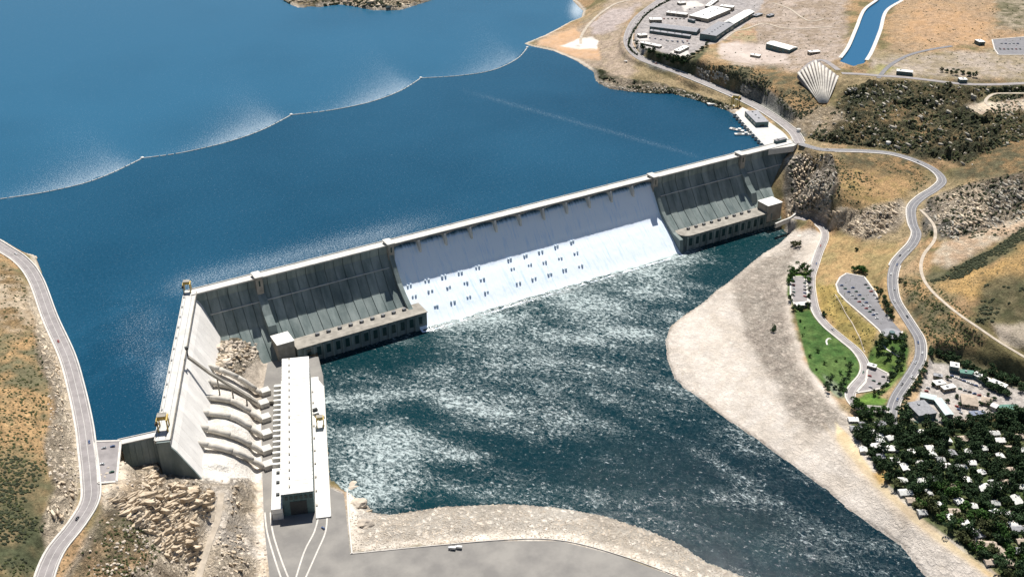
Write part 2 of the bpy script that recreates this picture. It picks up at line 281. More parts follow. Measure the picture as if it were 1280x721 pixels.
# plateau
paint([(935,-10),(1060,-10),(1055,75),(1010,92),(960,95),(900,70),(920,40)], (.38,.31,.255), (.27,.21,.155), 0, .8, 8)
paint([(860,78),(960,80),(1000,95),(1030,130),(990,135),(950,105),(880,92)], GOLD, OLIVE, .2, 1.5, 6)
paint([(900,52),(985,60),(985,80),(930,82),(898,70)], (.54,.46,.40), (.42,.35,.30), 0, .3, 5)
paint([(905,30),(945,32),(945,52),(905,50)], (.42,.27,.17), (.3,.25,.15), 0, .4, 4)
paint([(1120,-10),(1290,-10),(1290,50),(1200,60),(1130,75),(1110,60),(1115,20)], (.39,.26,.15), (.31,.22,.14), 0, 1, 8)
paint([(1150,5),(1230,20),(1235,50),(1160,55),(1130,40)], (.45,.28,.15), (.38,.25,.15), 0, .6, 8, .8)
paint([(1245,-5),(1290,-5),(1290,40),(1245,35)], OLIVE, (.3,.25,.18), 0, 1, 6)
paint([(1090,70),(1290,60),(1290,98),(1090,95)], (.37,.31,.25), (.27,.22,.15), 0, .6, 5)
paint([(1100,80),(1125,86),(1105,92),(1085,90)], (.3,.27,.12), OLIVE, 0, .6, 3)
paint([(660,52),(720,32),(745,20),(770,-10),(850,-10),(790,20),(778,50),(800,90),(760,112),(740,92)], (.37,.29,.22), (.29,.23,.16), 0, .8, 6)
paint([(668,54),(720,33),(727,52),(748,60),(750,76),(722,72)], (.52,.33,.19), (.46,.31,.2), 0, .6, 3)
paint([(700,58),(722,50),(740,46),(748,52),(746,61),(722,62)], (.72,.68,.62), (.68,.62,.54), 0, .2, 1.5)
paint([(738,28),(765,10),(800,5),(785,25),(765,40),(740,46)], (.40,.34,.31), (.36,.30,.27), 0, .4, 4)
paint([(742,85),(780,98),(830,105),(870,118),(915,134),(912,142),(860,130),(800,120),(750,110)], ROCKC, DKG, 1, 3.5, 3)
paint([(335,-60),(620,-60),(540,6),(500,16),(440,14),(350,12)], OLIVE, TAN, .8, 5, 4)
paint([(410,4),(450,-6),(500,-10),(520,10),(470,16),(430,8)], PALE, TAN, .8, 3, 3)
paint([(350,4),(372,4),(372,14),(350,10)], PALE, PALE, .6, 3, 2)
# yards and lots
paint([(800,60),(793,50),(793,38),(802,22),(820,5),(850,-15),(960,-15),(950,12),(905,50),(880,58),(862,70),(830,72)], (.34,.31,.29), (.28,.26,.25), 0, .05, 2)
for q in ([(792,48),(815,52),(830,57),(828,60),(800,57)], [(838,66),(850,56),(862,64),(860,71),(845,72)], [(845,2),(870,0),(880,6),(856,12)], [(795,42),(812,40),(812,47),(797,48)]):
    paint(q, (.62,.58,.53), (.52,.48,.44), 0, .05, 1.5)
paint([(794,58),(845,74),(862,72),(884,56),(886,62),(868,84),(850,84),(800,68)], DKG, OLIVE, 0, 1, 3, .9)
paint([(985,345),(992,340),(1012,340),(1012,350),(1013,388),(992,386),(985,370)], (.05,.09,.02), (.08,.13,.03), 0, .1, 2)
paint(PADS['lawn'][0], (.050,.105,.028), (.085,.135,.040), 0, .03, 1.5)
paint([(1027,466),(1048,480),(1057,500),(1040,495)], (.25,.27,.2), (.12,.17,.07), 0, .05, 3, .8)
paint([(1100,425),(1132,415),(1137,440),(1128,472),(1112,488),(1090,503),(1072,500),(1082,492),(1105,484),(1112,468),(1085,452),(1085,438)], (.05,.10,.025), (.11,.16,.04), 0, .3, 3)
paint([(1070,500),(1085,492),(1110,500),(1104,508),(1085,509)], (.08,.16,.03), (.12,.2,.04), 0, .1, 2)
paint(PADS['town'][0], (.40,.36,.32), (.34,.31,.28), 0, .05, 2)
paint([(1160,440),(1185,432),(1250,455),(1300,475),(1300,490),(1262,484),(1215,462),(1180,452),(1160,452)], DKG, OLIVE, 0, .6, 3)
paint([(1062,528),(1130,522),(1180,530),(1300,520),(1300,760),(1262,730),(1160,652),(1100,598)], (.05,.075,.025), (.09,.10,.045), 0, .2, 3)
paint([(1075,505),(1120,505),(1115,528),(1070,530)], DKG, (.09,.12,.04), 0, .3, 2)
paint([(1088,590),(1106,585),(1112,605),(1098,606)], (.42,.28,.1), GOLD, 0, .3, 3)
paint([(327,560),(330,655),(338,730),(480,740),(830,745),(775,695),(700,676),(620,676),(438,690),(430,618),(412,610),(404,470),(398,446),(336,446)], (.40,.37,.33), (.34,.32,.29), 0, .02, 1.5)

# flatten: roads, pads, water
def roadnear(pad_in, pad_out):
    W = np.zeros(H.shape); Zr = np.zeros(H.shape); best = np.full(H.shape, 1e9)
    for k, (P, wd) in RPATH.items():
        for a, b in zip(P[:-1], P[1:]):
            m = wd/2+pad_out
            i0, i1 = np.searchsorted(GX, [min(a[0], b[0])-m, max(a[0], b[0])+m]); j0, j1 = np.searchsorted(GY, [min(a[1], b[1])-m, max(a[1], b[1])+m])
            if i1 <= i0 or j1 <= j0: continue
            x = XX[i0:i1, j0:j1]; y = YY[i0:i1, j0:j1]
            d = b-a; L = d[0]**2+d[1]**2; t = np.clip(((x-a[0])*d[0]+(y-a[1])*d[1])/L, 0, 1)
            e = np.hypot(x-a[0]-t*d[0], y-a[1]-t*d[1])-wd/2
            s = best[i0:i1, j0:j1]; u = e < s
            s[u] = e[u]; zr = Zr[i0:i1, j0:j1]; zr[u] = (a[2]+t*d[2])[u]
    W = 1-sstep(pad_in, pad_out, best)
    return W, Zr, best
RWt, RZ, RB = roadnear(3.5, 13)
quiet = 1-sstep(2, 22, RB)
PADM = np.zeros(H.shape)
padz = H.copy()
for k, (P, z) in PADW.items():
    sdp = segdist(XX, YY, P); ins = inpoly(XX, YY, P); s_ = np.where(ins, -sdp, sdp)
    m = 1-sstep(4, 16, s_)
    padz = np.where(m > 0, padz*(1-m)+z*m, padz); PADM = np.maximum(PADM, 1-sstep(4, 26, s_))
H = padz
H = H*(1-RWt)+RZ*RWt
rough = AMP*(1-quiet)*(1-PADM)
rk = ridge(XX, YY, 38, 5, 1)
vv = (XX*.30+YY*.95)/17+fbm(XX, YY, 60, 4, 2)*5.5; s1 = vv-np.floor(vv); vv2 = (XX*.75+YY*.55)/9+fbm(XX, YY, 30, 3, 5)*4; s2 = vv2-np.floor(vv2)
crag = (1-s1)*sstep(.35, .6, fbm(XX, YY, 48, 3, 6))+.35*(1-s2)-.45
H = H + rough*((fbm(XX, YY, 40, 5, 4)-.5)*1.6 + ROCK*(rk-.55)*3.4 + ROCK*crag*1.25 + ROCK*(ridge(XX*1.3+YY*.5, YY*1.2-XX*.4, 15, 3, 4)-.55)*1.5)
# shore shaping
inl = inpoly(XX, YY, LAKE_W) & ~inpoly(XX, YY, HEAD_W); dl = np.minimum(np.minimum(segdist(XX, YY, LAKE_W[:12], False), segdist(XX, YY, LAKE_W[17:], False)), segdist(XX, YY, HEAD_W))
inr = inpoly(XX, YY, RW); dr = segdist(XX, YY, RW)
wob = (fbm(XX, YY, 22, 4, 2)-.5)
nearw = 1-sstep(0, 30, dl)
H = np.where(inl, 99.3-np.minimum(dl*.5, 25), np.where(dl < 40, np.maximum(H, 100.6+wob*1.0), H))
damzone = (YY > -100) & (YY < 12) & (XX > -600) & (XX < 560)
H = np.where(inr, np.where(damzone, -6.0, -0.4-np.minimum(dr*.35, 8)), np.where((dr < 60) & ~inl, np.maximum(H, .5+np.minimum(dr*.03, 1)), H))
inc = inpoly(XX, YY, CANW); dc = segdist(XX, YY, CANW)
H = np.where(inc, CZ-3-np.minimum(dc, 5), np.where(dc < 18, CZ+2.5*(1-sstep(8, 18, dc))+H*0+np.where(dc > 8, (H-CZ)*sstep(8, 18, dc), 0), H))
J_ = np.array([-553-.35*335+(-.9367*0)-12, -.9367*335])
# below the main dam footprint
H = np.where((XX > -552) & (XX < 470) & (YY > -92) & (YY < 8) & ~inr, np.minimum(H, np.where(YY > -60, 108+YY*0, H)), H)
al = (XX+553)*-.35+(YY)*-.9367; pe = (XX+553)*.9367+YY*-.35
m_ = (al > -5) & (al < 352) & (pe > -3) & (pe < 60) & ~((XX > -520) & (YY > -60)); slab = m_.copy()
m_ &= ~(al > 345)
H = np.where(m_, np.minimum(H, 49+np.maximum(pe-44, 0)*-.1+np.maximum(al-300, 0)*.1), H)
H = np.where((al > 325) & (al < 372) & (pe > -14) & (pe < 60), np.minimum(H, 58-pe*.35+np.maximum(al-348, 0)*.5), H)
wl = segdist(XX, YY, [U(152,553,107)[:2], J_[:2]], False)
H = np.where((wl < 34) & (al > 300) & (pe < -8) & ~inl, np.minimum(H, 74+wl*.25), H)
H = np.where((al > -5) & (al < 350) & (pe <= -3) & (pe > -13), 60, H)
m_ = (XX > -565) & (XX < -440) & (YY > -95) & (YY < 6)
H = np.where(m_, np.minimum(H, 47-np.maximum(XX+530, 0)*.22), H)
m_ = (XX > 470) & (XX < 584) & (YY < 6) & (YY > -110)
lim = np.interp(XX, [470,490,510,530,550,570,584,600], [24,34,47,62,78,93,101,104])
H = np.where(m_, np.minimum(H, lim+np.minimum((-YY-4), 0)*0-np.maximum(-YY-40,0)*.55), H)
H = np.where((XX > -556) & (XX < 586) & (YY > -14) & (YY < 9), np.minimum(H, 46), H)
foot = (XX > -556) & (XX < 480) & (YY > -6) & (YY < 6)
H = np.where(foot, np.minimum(H, 60), H)
C = C*(1-.35*((~inr)*(1-sstep(1, 5, dr)))[..., None])
# rocky shore band: bleached line at the water's edge
band = (1-sstep(3, 11, dl))*(~inl)
C = lerp(C, np.broadcast_to(col((.56,.50,.42)), C.shape), band*.75)
C = C*(0.86+0.28*NS[..., None])
PT = [U(998,93,170), U(1020,84,171), U(1047,94,170), U(1029,131,139)]
n_p = np.cross(PT[2]-PT[0], PT[3]-PT[0]); zpl = PT[0][2]-((XX-PT[0][0])*n_p[0]+(YY-PT[0][1])*n_p[1])/n_p[2]
m_ = inpoly(XX, YY, PT) | (segdist(XX, YY, PT) < 5); H = np.where(m_, np.minimum(H, zpl-5), H)
def ground_z(x, y): return bil(GX, GY, H, np.asarray(x, float), np.asarray(y, float))
def ground(px, py):
    px = np.atleast_1d(np.asarray(px, float)); py = np.atleast_1d(np.asarray(py, float))
    d = FW[None]+((px-640)/F)[:, None]*RT[None]-((py-360.5)/F)[:, None]*UP[None]
    tz = lambda z: (z-C0[2])/d[:, 2]
    lo = tz(330.0); hi = tz(-8.0); n = 160; res = hi.copy(); done = np.zeros(px.shape, bool)
    prev = lo.copy()
    for i in range(1, n+1):
        t = lo+(hi-lo)*i/n; P = C0[None]+t[:, None]*d
        b = (P[:, 2] <= ground_z(P[:, 0], P[:, 1])) & ~done
        if b.any():
            a_, b_ = prev.copy(), t.copy()
            for _ in range(8):
                m = (a_+b_)/2; Q = C0[None]+m[:, None]*d; g = Q[:, 2] <= ground_z(Q[:, 0], Q[:, 1])
                b_ = np.where(g, m, b_); a_ = np.where(g, a_, m)
            res = np.where(b, b_, res); done |= b
        prev = t
    return C0[None]+res[:, None]*d
def G(px, py): return ground(px, py)[0]

# ------------------------------------------------------------------ scene helpers
def tag(o, label=None, cat=None, group=None, kind=None):
    if label: o['label'] = label
    if cat: o['category'] = cat
    if group: o['group'] = group
    if kind: o['kind'] = kind
    return o
def empty(name, loc=(0,0,0), rz=0.0, label=None, cat=None, group=None):
    o = bpy.data.objects.new(name, None); COL.objects.link(o); o.location = loc; o.rotation_euler = (0, 0, rz)
    o.empty_display_size = 2
    return tag(o, label, cat, group)
def link(name, me, parent=None, loc=None):
    o = bpy.data.objects.new(name, me); COL.objects.link(o)
    if parent is not None: o.parent = parent
    if loc is not None: o.location = loc
    return o
def npmesh(name, Vt, Fc, m, smooth=False):
    Vt = np.asarray(Vt, np.float32); Fc = np.asarray(Fc, np.int32); k = Fc.shape[1]
    me = bpy.data.meshes.new(name); me.vertices.add(len(Vt)); me.vertices.foreach_set('co', Vt.ravel())
    me.loops.add(Fc.size); me.loops.foreach_set('vertex_index', Fc.ravel())
    me.polygons.add(len(Fc)); me.polygons.foreach_set('loop_start', np.arange(0, Fc.size, k, dtype=np.int32))
    me.polygons.foreach_set('loop_total', np.full(len(Fc), k, np.int32))
    me.update(calc_edges=True); me.validate()
    me.polygons.foreach_set('use_smooth', np.full(len(Fc), smooth)); me.materials.append(m)
    return me
def gridfaces(n, m):
    i, j = np.meshgrid(np.arange(n-1), np.arange(m-1), indexing='ij'); a = (i*m+j).ravel()
    return np.stack([a, a+m, a+m+1, a+1], -1)
def attr(me, name, data, typ='FLOAT'):
    a = me.attributes.new(name, typ, 'POINT')
    if typ == 'FLOAT': a.data.foreach_set('value', np.asarray(data, np.float32).ravel())
    else:
        d = np.ones((len(me.vertices), 4), np.float32); d[:, :3] = np.asarray(data).reshape(-1, 3); a.data.foreach_set('color', d.ravel())
class MB:
    def __init__(s): s.v = []; s.f = []; s.mi = []; s.cm = 0
    def mat(s, i): s.cm = i; return s
    def _a(s, vs, fs):
        b = len(s.v); s.v += [tuple(v) for v in vs]; s.f += [tuple(b+i for i in f) for f in fs]; s.mi += [s.cm]*len(fs); return s
    def box(s, x0, x1, y0, y1, z0, z1):
        return s._a([(x0,y0,z0),(x1,y0,z0),(x1,y1,z0),(x0,y1,z0),(x0,y0,z1),(x1,y0,z1),(x1,y1,z1),(x0,y1,z1)], [(0,3,2,1),(4,5,6,7),(0,1,5,4),(1,2,6,5),(2,3,7,6),(3,0,4,7)])
    def prismx(s, prof, x0, x1):      # profile (y,z) extruded along x
        n = len(prof); vs = [(x0, y, z) for y, z in prof]+[(x1, y, z) for y, z in prof]
        return s._a(vs, [tuple(range(n))[::-1], tuple(range(n, 2*n))]+[(i, (i+1) % n, n+(i+1) % n, n+i) for i in range(n)])
    def prismz(s, pts, z0, z1):
        n = len(pts); vs = [(p[0], p[1], z0) for p in pts]+[(p[0], p[1], z1) for p in pts]
        return s._a(vs, [tuple(range(n))[::-1], tuple(range(n, 2*n))]+[(i, (i+1) % n, n+(i+1) % n, n+i) for i in range(n)])
    def bar(s, a, b, w, h=None):
        h = h or w; a = Vector(a); b = Vector(b); d = (b-a).normalized(); u = d.cross(Vector((0,0,1)))
        if u.length < 1e-3: u = Vector((1,0,0))
        u.normalize(); v = u.cross(d)
        vs = [p+u*sx*w/2+v*sy*h/2 for p in (a, b) for sx, sy in ((-1,-1),(1,-1),(1,1),(-1,1))]
        return s._a(vs, [(0,1,2,3),(7,6,5,4),(0,4,5,1),(1,5,6,2),(2,6,7,3),(3,7,4,0)])
    def tube(s, P, r, n=10, cap=True):
        P = [Vector(p) for p in P]; vs = []; m = len(P)
        for i, p in enumerate(P):
            d = (P[min(i+1, m-1)]-P[max(i-1, 0)]).normalized(); u = d.cross(Vector((0,0,1)))
            if u.length < 1e-3: u = Vector((1,0,0))
            u.normalize(); v = u.cross(d); rr = r[i] if isinstance(r, (list, tuple)) else r
            vs += [p+u*rr*math.cos(2*math.pi*k/n)+v*rr*math.sin(2*math.pi*k/n) for k in range(n)]
        fs = [(i*n+k, i*n+(k+1) % n, (i+1)*n+(k+1) % n, (i+1)*n+k) for i in range(m-1) for k in range(n)]
        if cap: fs += [tuple(range(n))[::-1], tuple((m-1)*n+k for k in range(n))]
        return s._a(vs, fs)
    def mesh(s, name, *mats, smooth=False):
        me = bpy.data.meshes.new(name); me.from_pydata(s.v, [], s.f)
        for m in mats: me.materials.append(m)
        me.polygons.foreach_set('material_index', s.mi)
        if smooth: me.polygons.foreach_set('use_smooth', [True]*len(s.f))
        me.update()
        import bmesh
        bm = bmesh.new(); bm.from_mesh(me); bmesh.ops.recalc_face_normals(bm, faces=bm.faces); bm.to_mesh(me); bm.free()
        return me
    def build(s, name, m, parent=None, smooth=False, loc=None):
        ms = m if isinstance(m, (list, tuple)) else [m]
        return link(name, s.mesh(name, *ms, smooth=smooth), parent, loc)
def dup(root, loc=None, rz=None, label=None, group=None, scale=None):
    r = root.copy(); COL.objects.link(r)
    if loc is not None: r.location = loc
    if rz is not None: r.rotation_euler = (0, 0, rz)
    if scale is not None: r.scale = (scale,)*3 if isinstance(scale, float) else scale
    if label: r['label'] = label
    if group: r['group'] = group
    for ch in list(root.children):
        c = ch.copy(); COL.objects.link(c); c.parent = r
        for g in list(ch.children):
            d = g.copy(); COL.objects.link(d); d.parent = c
    return r
# ------------------------------------------------------------------ materials
def mat(name, c, rough=.85, var=.18, scale=.25, c2=None, bump=0.0, streak=None, perobj=0.0, spec=.3, metal=0.0, bscale=None):
    m = bpy.data.materials.new(name); m.use_nodes = True; N = m.node_tree.nodes; L = m.node_tree.links
    b = N['Principled BSDF']; b.inputs['Roughness'].default_value = rough; b.inputs['Metallic'].default_value = metal
    b.inputs['Specular IOR Level'].default_value = spec
    g = N.new('ShaderNodeNewGeometry'); mp = N.new('ShaderNodeMapping'); L.new(g.outputs['Position'], mp.inputs[0])
    if streak: mp.inputs['Scale'].default_value = streak
    nz = N.new('ShaderNodeTexNoise'); nz.inputs['Scale'].default_value = scale; nz.inputs['Detail'].default_value = 7; nz.inputs['Roughness'].default_value = .62
    L.new(mp.outputs[0], nz.inputs['Vector'])
    rp = N.new('ShaderNodeValToRGB'); rp.color_ramp.elements[0].position = .36; rp.color_ramp.elements[1].position = .66
    cc2 = c2 if c2 else tuple(max(0, x*(1-var*1.6)) for x in c); hi = tuple(min(.95, x*(1+var*.6)) for x in c)
    rp.color_ramp.elements[0].color = (*cc2, 1); rp.color_ramp.elements[1].color = (*hi, 1)
    L.new(nz.outputs['Fac'], rp.inputs[0]); out = rp.outputs[0]
    if perobj > 0:
        oi = N.new('ShaderNodeObjectInfo'); mr = N.new('ShaderNodeMapRange'); mr.inputs[3].default_value = 1-perobj; mr.inputs[4].default_value = 1+perobj
        L.new(oi.outputs['Random'], mr.inputs[0]); mx = N.new('ShaderNodeVectorMath'); mx.operation = 'SCALE'
        L.new(out, mx.inputs[0]); L.new(mr.outputs[0], mx.inputs['Scale']); out = mx.outputs[0]
    L.new(out, b.inputs['Base Color'])
    if bump:
        n2 = N.new('ShaderNodeTexNoise'); n2.inputs['Scale'].default_value = bscale or scale*4; n2.inputs['Detail'].default_value = 5; L.new(g.outputs['Position'], n2.inputs['Vector'])
        bp = N.new('ShaderNodeBump'); bp.inputs['Strength'].default_value = .8; bp.inputs['Distance'].default_value = bump
        L.new(n2.outputs['Fac'], bp.inputs['Height']); L.new(bp.outputs[0], b.inputs['Normal'])
    return m
M = dict(
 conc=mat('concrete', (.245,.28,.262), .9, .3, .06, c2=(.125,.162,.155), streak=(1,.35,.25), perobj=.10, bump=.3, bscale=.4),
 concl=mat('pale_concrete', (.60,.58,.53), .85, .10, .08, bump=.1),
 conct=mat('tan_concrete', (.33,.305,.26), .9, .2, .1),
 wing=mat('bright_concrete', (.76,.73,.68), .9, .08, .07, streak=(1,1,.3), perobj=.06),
 pipe=mat('pipe_concrete', (.58,.54,.47), .85, .15, .12, bump=.1),
 roofw=mat('white_roof', (.77,.755,.70), .7, .05, .3, perobj=.04),
 roofph=mat('stained_white_roof', (.80,.79,.75), .75, .12, .06, c2=(.66,.64,.58), streak=(1,1,1), perobj=.07),
 roofg=mat('grey_roof', (.30,.30,.31), .8, .15, .3, perobj=.1),
 roofteal=mat('teal_roof', (.50,.60,.57), .6, .08, .3),
 roofgreen=mat('green_roof', (.10,.22,.17), .7, .15, .3),
 rooftan=mat('tan_roof', (.45,.37,.29), .85, .15, .2),
 rooftile=mat('town_roof', (.62,.62,.58), .8, .15, .5, perobj=.25),
 wallw=mat('white_wall', (.60,.59,.55), .85, .1, .3),
 wallt=mat('teal_wall', (.10,.16,.16), .8, .15, .3),
 wallb=mat('buff_wall', (.40,.34,.26), .85, .12, .3),
 glass=mat('dark_glass', (.02,.045,.045), .15, .2, .3, spec=.6),
 asph=mat('asphalt', (.30,.275,.265), .9, .13, .09, bump=.05),
 asphd=mat('dark_asphalt', (.215,.21,.215), .9, .12, .12),
 apron=mat('apron_paving', (.255,.24,.215), .9, .14, .03, c2=(.19,.18,.165)),
 gravel=mat('gravel_road', (.50,.43,.34), .95, .15, .1),
 line=mat('road_line', (.60,.58,.53), .7, .1, .5),
 kerb=mat('kerb_concrete', (.62,.58,.52), .9, .12, .2),
 yellow=mat('ochre_paint', (.58,.42,.12), .5, .2, .5),
 steel=mat('grey_steel', (.25,.26,.27), .5, .2, .5, metal=.4),
 dark=mat('dark_steel', (.05,.055,.055), .6, .2, .5),
 blue=mat('blue_roof', (.17,.20,.27), .6, .1, .4),
 log=mat('boom_log', (.62,.62,.58), .8, .2, .3),
 tyre=mat('tyre_rubber', (.025,.025,.025), .9, .1, 1),
 bark=mat('bark', (.10,.075,.05), .95, .2, 2),
 leafd=mat('dark_foliage', (.048,.080,.034), .8, .3, .35, c2=(.020,.040,.018), perobj=.35, spec=.1),
 leafm=mat('green_foliage', (.055,.11,.025), .8, .3, .35, c2=(.025,.06,.016), perobj=.3, spec=.1),
  scrub=mat('scrub_foliage', (.068,.075,.042), .9, .3, .3, c2=(.028,.034,.020), spec=.1),
 leafo=mat('olive_foliage', (.10,.11,.045), .85, .3, .35, c2=(.05,.06,.028), perobj=.3, spec=.1),
 boulder=mat('boulder', (.60,.51,.40), .95, .25, .05, c2=(.38,.33,.27)),
)
def terrain_mat():
    m = bpy.data.materials.new('terrain'); m.use_nodes = True; N = m.node_tree.nodes; L = m.node_tree.links; b = N['Principled BSDF']
    b.inputs['Roughness'].default_value = .95; b.inputs['Specular IOR Level'].default_value = .1
    ca = N.new('ShaderNodeAttribute'); ca.attribute_name = 'cover'; ra = N.new('ShaderNodeAttribute'); ra.attribute_name = 'rock'; qa = N.new('ShaderNodeAttribute'); qa.attribute_name = 'scrub'
    g = N.new('ShaderNodeNewGeometry')
    def noise(sc, det, ro=.6, tp='FBM'):
        n = N.new('ShaderNodeTexNoise'); n.inputs['Scale'].default_value = sc; n.inputs['Detail'].default_value = det; n.inputs['Roughness'].default_value = ro; L.new(g.outputs['Position'], n.inputs['Vector']); return n
    def math_(op, a, b2=None, cl=False):
        n = N.new('ShaderNodeMath'); n.operation = op; n.use_clamp = cl
        for i, q in enumerate((a, b2)):
            if q is None: continue
            if isinstance(q, (int, float)): n.inputs[i].default_value = q
            else: L.new(q, n.inputs[i])
        return n.outputs[0]
    def mr(v, a, b2, c, d):
        n = N.new('ShaderNodeMapRange'); L.new(v, n.inputs[0])
        for i, q in zip((1,2,3,4), (a,b2,c,d)): n.inputs[i].default_value = q
        return n.outputs[0]
    n1 = noise(.09, 8, .7); n2 = noise(.35, 6, .65)
    cl = N.new('ShaderNodeAttribute'); cl.attribute_name = 'calm'
    f0 = math_('MULTIPLY', mr(n1.outputs[0], .3, .7, .58, 1.42), mr(n2.outputs[0], .3, .7, .68, 1.32))
    f = math_('ADD', math_('MULTIPLY', math_('SUBTRACT', f0, 1.0), mr(cl.outputs['Fac'], 0, 1, 1, .35)), 1.0)
    vm = N.new('ShaderNodeVectorMath'); vm.operation = 'SCALE'; L.new(ca.outputs['Color'], vm.inputs[0]); L.new(f, vm.inputs['Scale'])
    # sagebrush speckle
    n3 = noise(.42, 3, .6); sp = math_('MULTIPLY', mr(n3.outputs[0], .56, .62, 0, 1), qa.outputs['Fac'])
    m1 = N.new('ShaderNodeMix'); m1.data_type = 'RGBA'; L.new(sp, m1.inputs[0]); L.new(vm.outputs[0], m1.inputs[6]); m1.inputs[7].default_value = (.055,.055,.03,1)
    # rock fractures
    mp = N.new('ShaderNodeMapping'); mp.inputs['Scale'].default_value = (1,.6,1.6); mp.inputs['Rotation'].default_value = (0,0,.5); L.new(g.outputs['Position'], mp.inputs[0])
    ad = N.new('ShaderNodeVectorMath'); ad.operation = 'MULTIPLY_ADD'; L.new(n1.outputs['Color'], ad.inputs[0]); ad.inputs[1].default_value = (22,22,22); L.new(mp.outputs[0], ad.inputs[2])
    vo = N.new('ShaderNodeTexVoronoi'); vo.feature = 'DISTANCE_TO_EDGE'; vo.inputs['Scale'].default_value = .12; L.new(ad.outputs[0], vo.inputs['Vector'])
    cr = math_('MULTIPLY', mr(vo.outputs['Distance'], .01, .10, .4, 0), ra.outputs['Fac'])
    m2 = N.new('ShaderNodeMix'); m2.data_type = 'RGBA'; L.new(cr, m2.inputs[0]); L.new(m1.outputs[2], m2.inputs[6]); m2.inputs[7].default_value = (.17,.125,.08,1)
    L.new(m2.outputs[2], b.inputs['Base Color'])
    hb = math_('ADD', math_('MULTIPLY', n2.outputs[0], mr(ra.outputs['Fac'], 0, 1, .9, 3.0)), math_('MULTIPLY', mr(vo.outputs['Distance'], 0, .25, 0, 3.2), ra.outputs['Fac']))
    bp = N.new('ShaderNodeBump'); bp.inputs['Strength'].default_value = .9; bp.inputs['Distance'].default_value = 1.4; L.new(hb, bp.inputs['Height']); L.new(bp.outputs[0], b.inputs['Normal'])
    return m
def water_mat(name, deep, deep2, foam_glitter_c, fsc, stretch, rot, bump, bsc, rough=.12, hard=.10, det=8):
    m = bpy.data.materials.new(name); m.use_nodes = True; N = m.node_tree.nodes; L = m.node_tree.links; b = N['Principled BSDF']
    b.inputs['IOR'].default_value = 1.33; b.inputs['Specular IOR Level'].default_value = .32
    fa = N.new('ShaderNodeAttribute'); fa.attribute_name = 'foam_glitter'; ta = N.new('ShaderNodeAttribute'); ta.attribute_name = 'tint'
    g = N.new('ShaderNodeNewGeometry'); mp = N.new('ShaderNodeMapping'); mp.vector_type = 'TEXTURE'; mp.inputs['Rotation'].default_value = (0,0,rot); mp.inputs['Scale'].default_value = stretch; L.new(g.outputs['Position'], mp.inputs[0])
    wn = N.new('ShaderNodeTexNoise'); wn.inputs['Scale'].default_value = fsc*.35; wn.inputs['Detail'].default_value = 4; L.new(mp.outputs[0], wn.inputs['Vector'])
    ad = N.new('ShaderNodeVectorMath'); ad.operation = 'MULTIPLY_ADD'; L.new(wn.outputs['Color'], ad.inputs[0]); ad.inputs[1].default_value = (1.8/fsc,)*3; L.new(mp.outputs[0], ad.inputs[2])
    n = N.new('ShaderNodeTexNoise'); n.inputs['Scale'].default_value = fsc; n.inputs['Detail'].default_value = det; n.inputs['Roughness'].default_value = .72; L.new(ad.outputs[0], n.inputs['Vector'])
    # bright flecks (painted glitter on the lake) where noise > 0.78 - 0.5*density
    t = N.new('ShaderNodeMath'); t.operation = 'MULTIPLY_ADD'; L.new(fa.outputs['Fac'], t.inputs[0]); t.inputs[1].default_value = .42; t.inputs[2].default_value = -.70
    s = N.new('ShaderNodeMath'); s.operation = 'ADD'; L.new(n.outputs['Fac'], s.inputs[0]); L.new(t.outputs[0], s.inputs[1])
    mr = N.new('ShaderNodeMapRange'); mr.interpolation_type = 'SMOOTHSTEP'; L.new(s.outputs[0], mr.inputs[0]); mr.inputs[1].default_value = -hard*.4; mr.inputs[2].default_value = hard
    mt = N.new('ShaderNodeMix'); mt.data_type = 'RGBA'; gn = N.new('ShaderNodeTexNoise'); gn.inputs['Scale'].default_value = .22; gn.inputs['Detail'].default_value = 6; gn.inputs['Roughness'].default_value = .85; L.new(g.outputs['Position'], gn.inputs['Vector']); gm = N.new('ShaderNodeMath'); gm.operation = 'MULTIPLY_ADD'; gm.use_clamp = True; L.new(gn.outputs['Fac'], gm.inputs[0]); gm.inputs[1].default_value = 1.5; L.new(ta.outputs['Fac'], gm.inputs[2]); gs = N.new('ShaderNodeMath'); gs.operation = 'SUBTRACT'; gs.use_clamp = True; gm.use_clamp = False; L.new(gm.outputs[0], gs.inputs[0]); gs.inputs[1].default_value = .75; L.new(gs.outputs[0], mt.inputs[0]); mt.inputs[6].default_value = (*deep, 1); mt.inputs[7].default_value = (*deep2, 1)
    mx = N.new('ShaderNodeMix'); mx.data_type = 'RGBA'; ln = N.new('ShaderNodeTexNoise'); ln.inputs['Scale'].default_value = fsc*.22; ln.inputs['Detail'].default_value = 5; ln.inputs['Roughness'].default_value = .6; ln.inputs['Distortion'].default_value = 1.6; L.new(mp.outputs[0], ln.inputs['Vector'])
    l1 = N.new('ShaderNodeMath'); l1.operation = 'SUBTRACT'; L.new(ln.outputs['Fac'], l1.inputs[0]); l1.inputs[1].default_value = .5
    l2 = N.new('ShaderNodeMath'); l2.operation = 'ABSOLUTE'; L.new(l1.outputs[0], l2.inputs[0])
    l3 = N.new('ShaderNodeMapRange'); L.new(l2.outputs[0], l3.inputs[0]); l3.inputs[1].default_value = 0; l3.inputs[2].default_value = .045; l3.inputs[3].default_value = .12 if name == 'river_water' else 0; l3.inputs[4].default_value = 0
    l4 = N.new('ShaderNodeMath'); l4.operation = 'ADD'; L.new(s.outputs[0], l4.inputs[0]); L.new(l3.outputs[0], l4.inputs[1]); L.new(l4.outputs[0], mr.inputs[0])
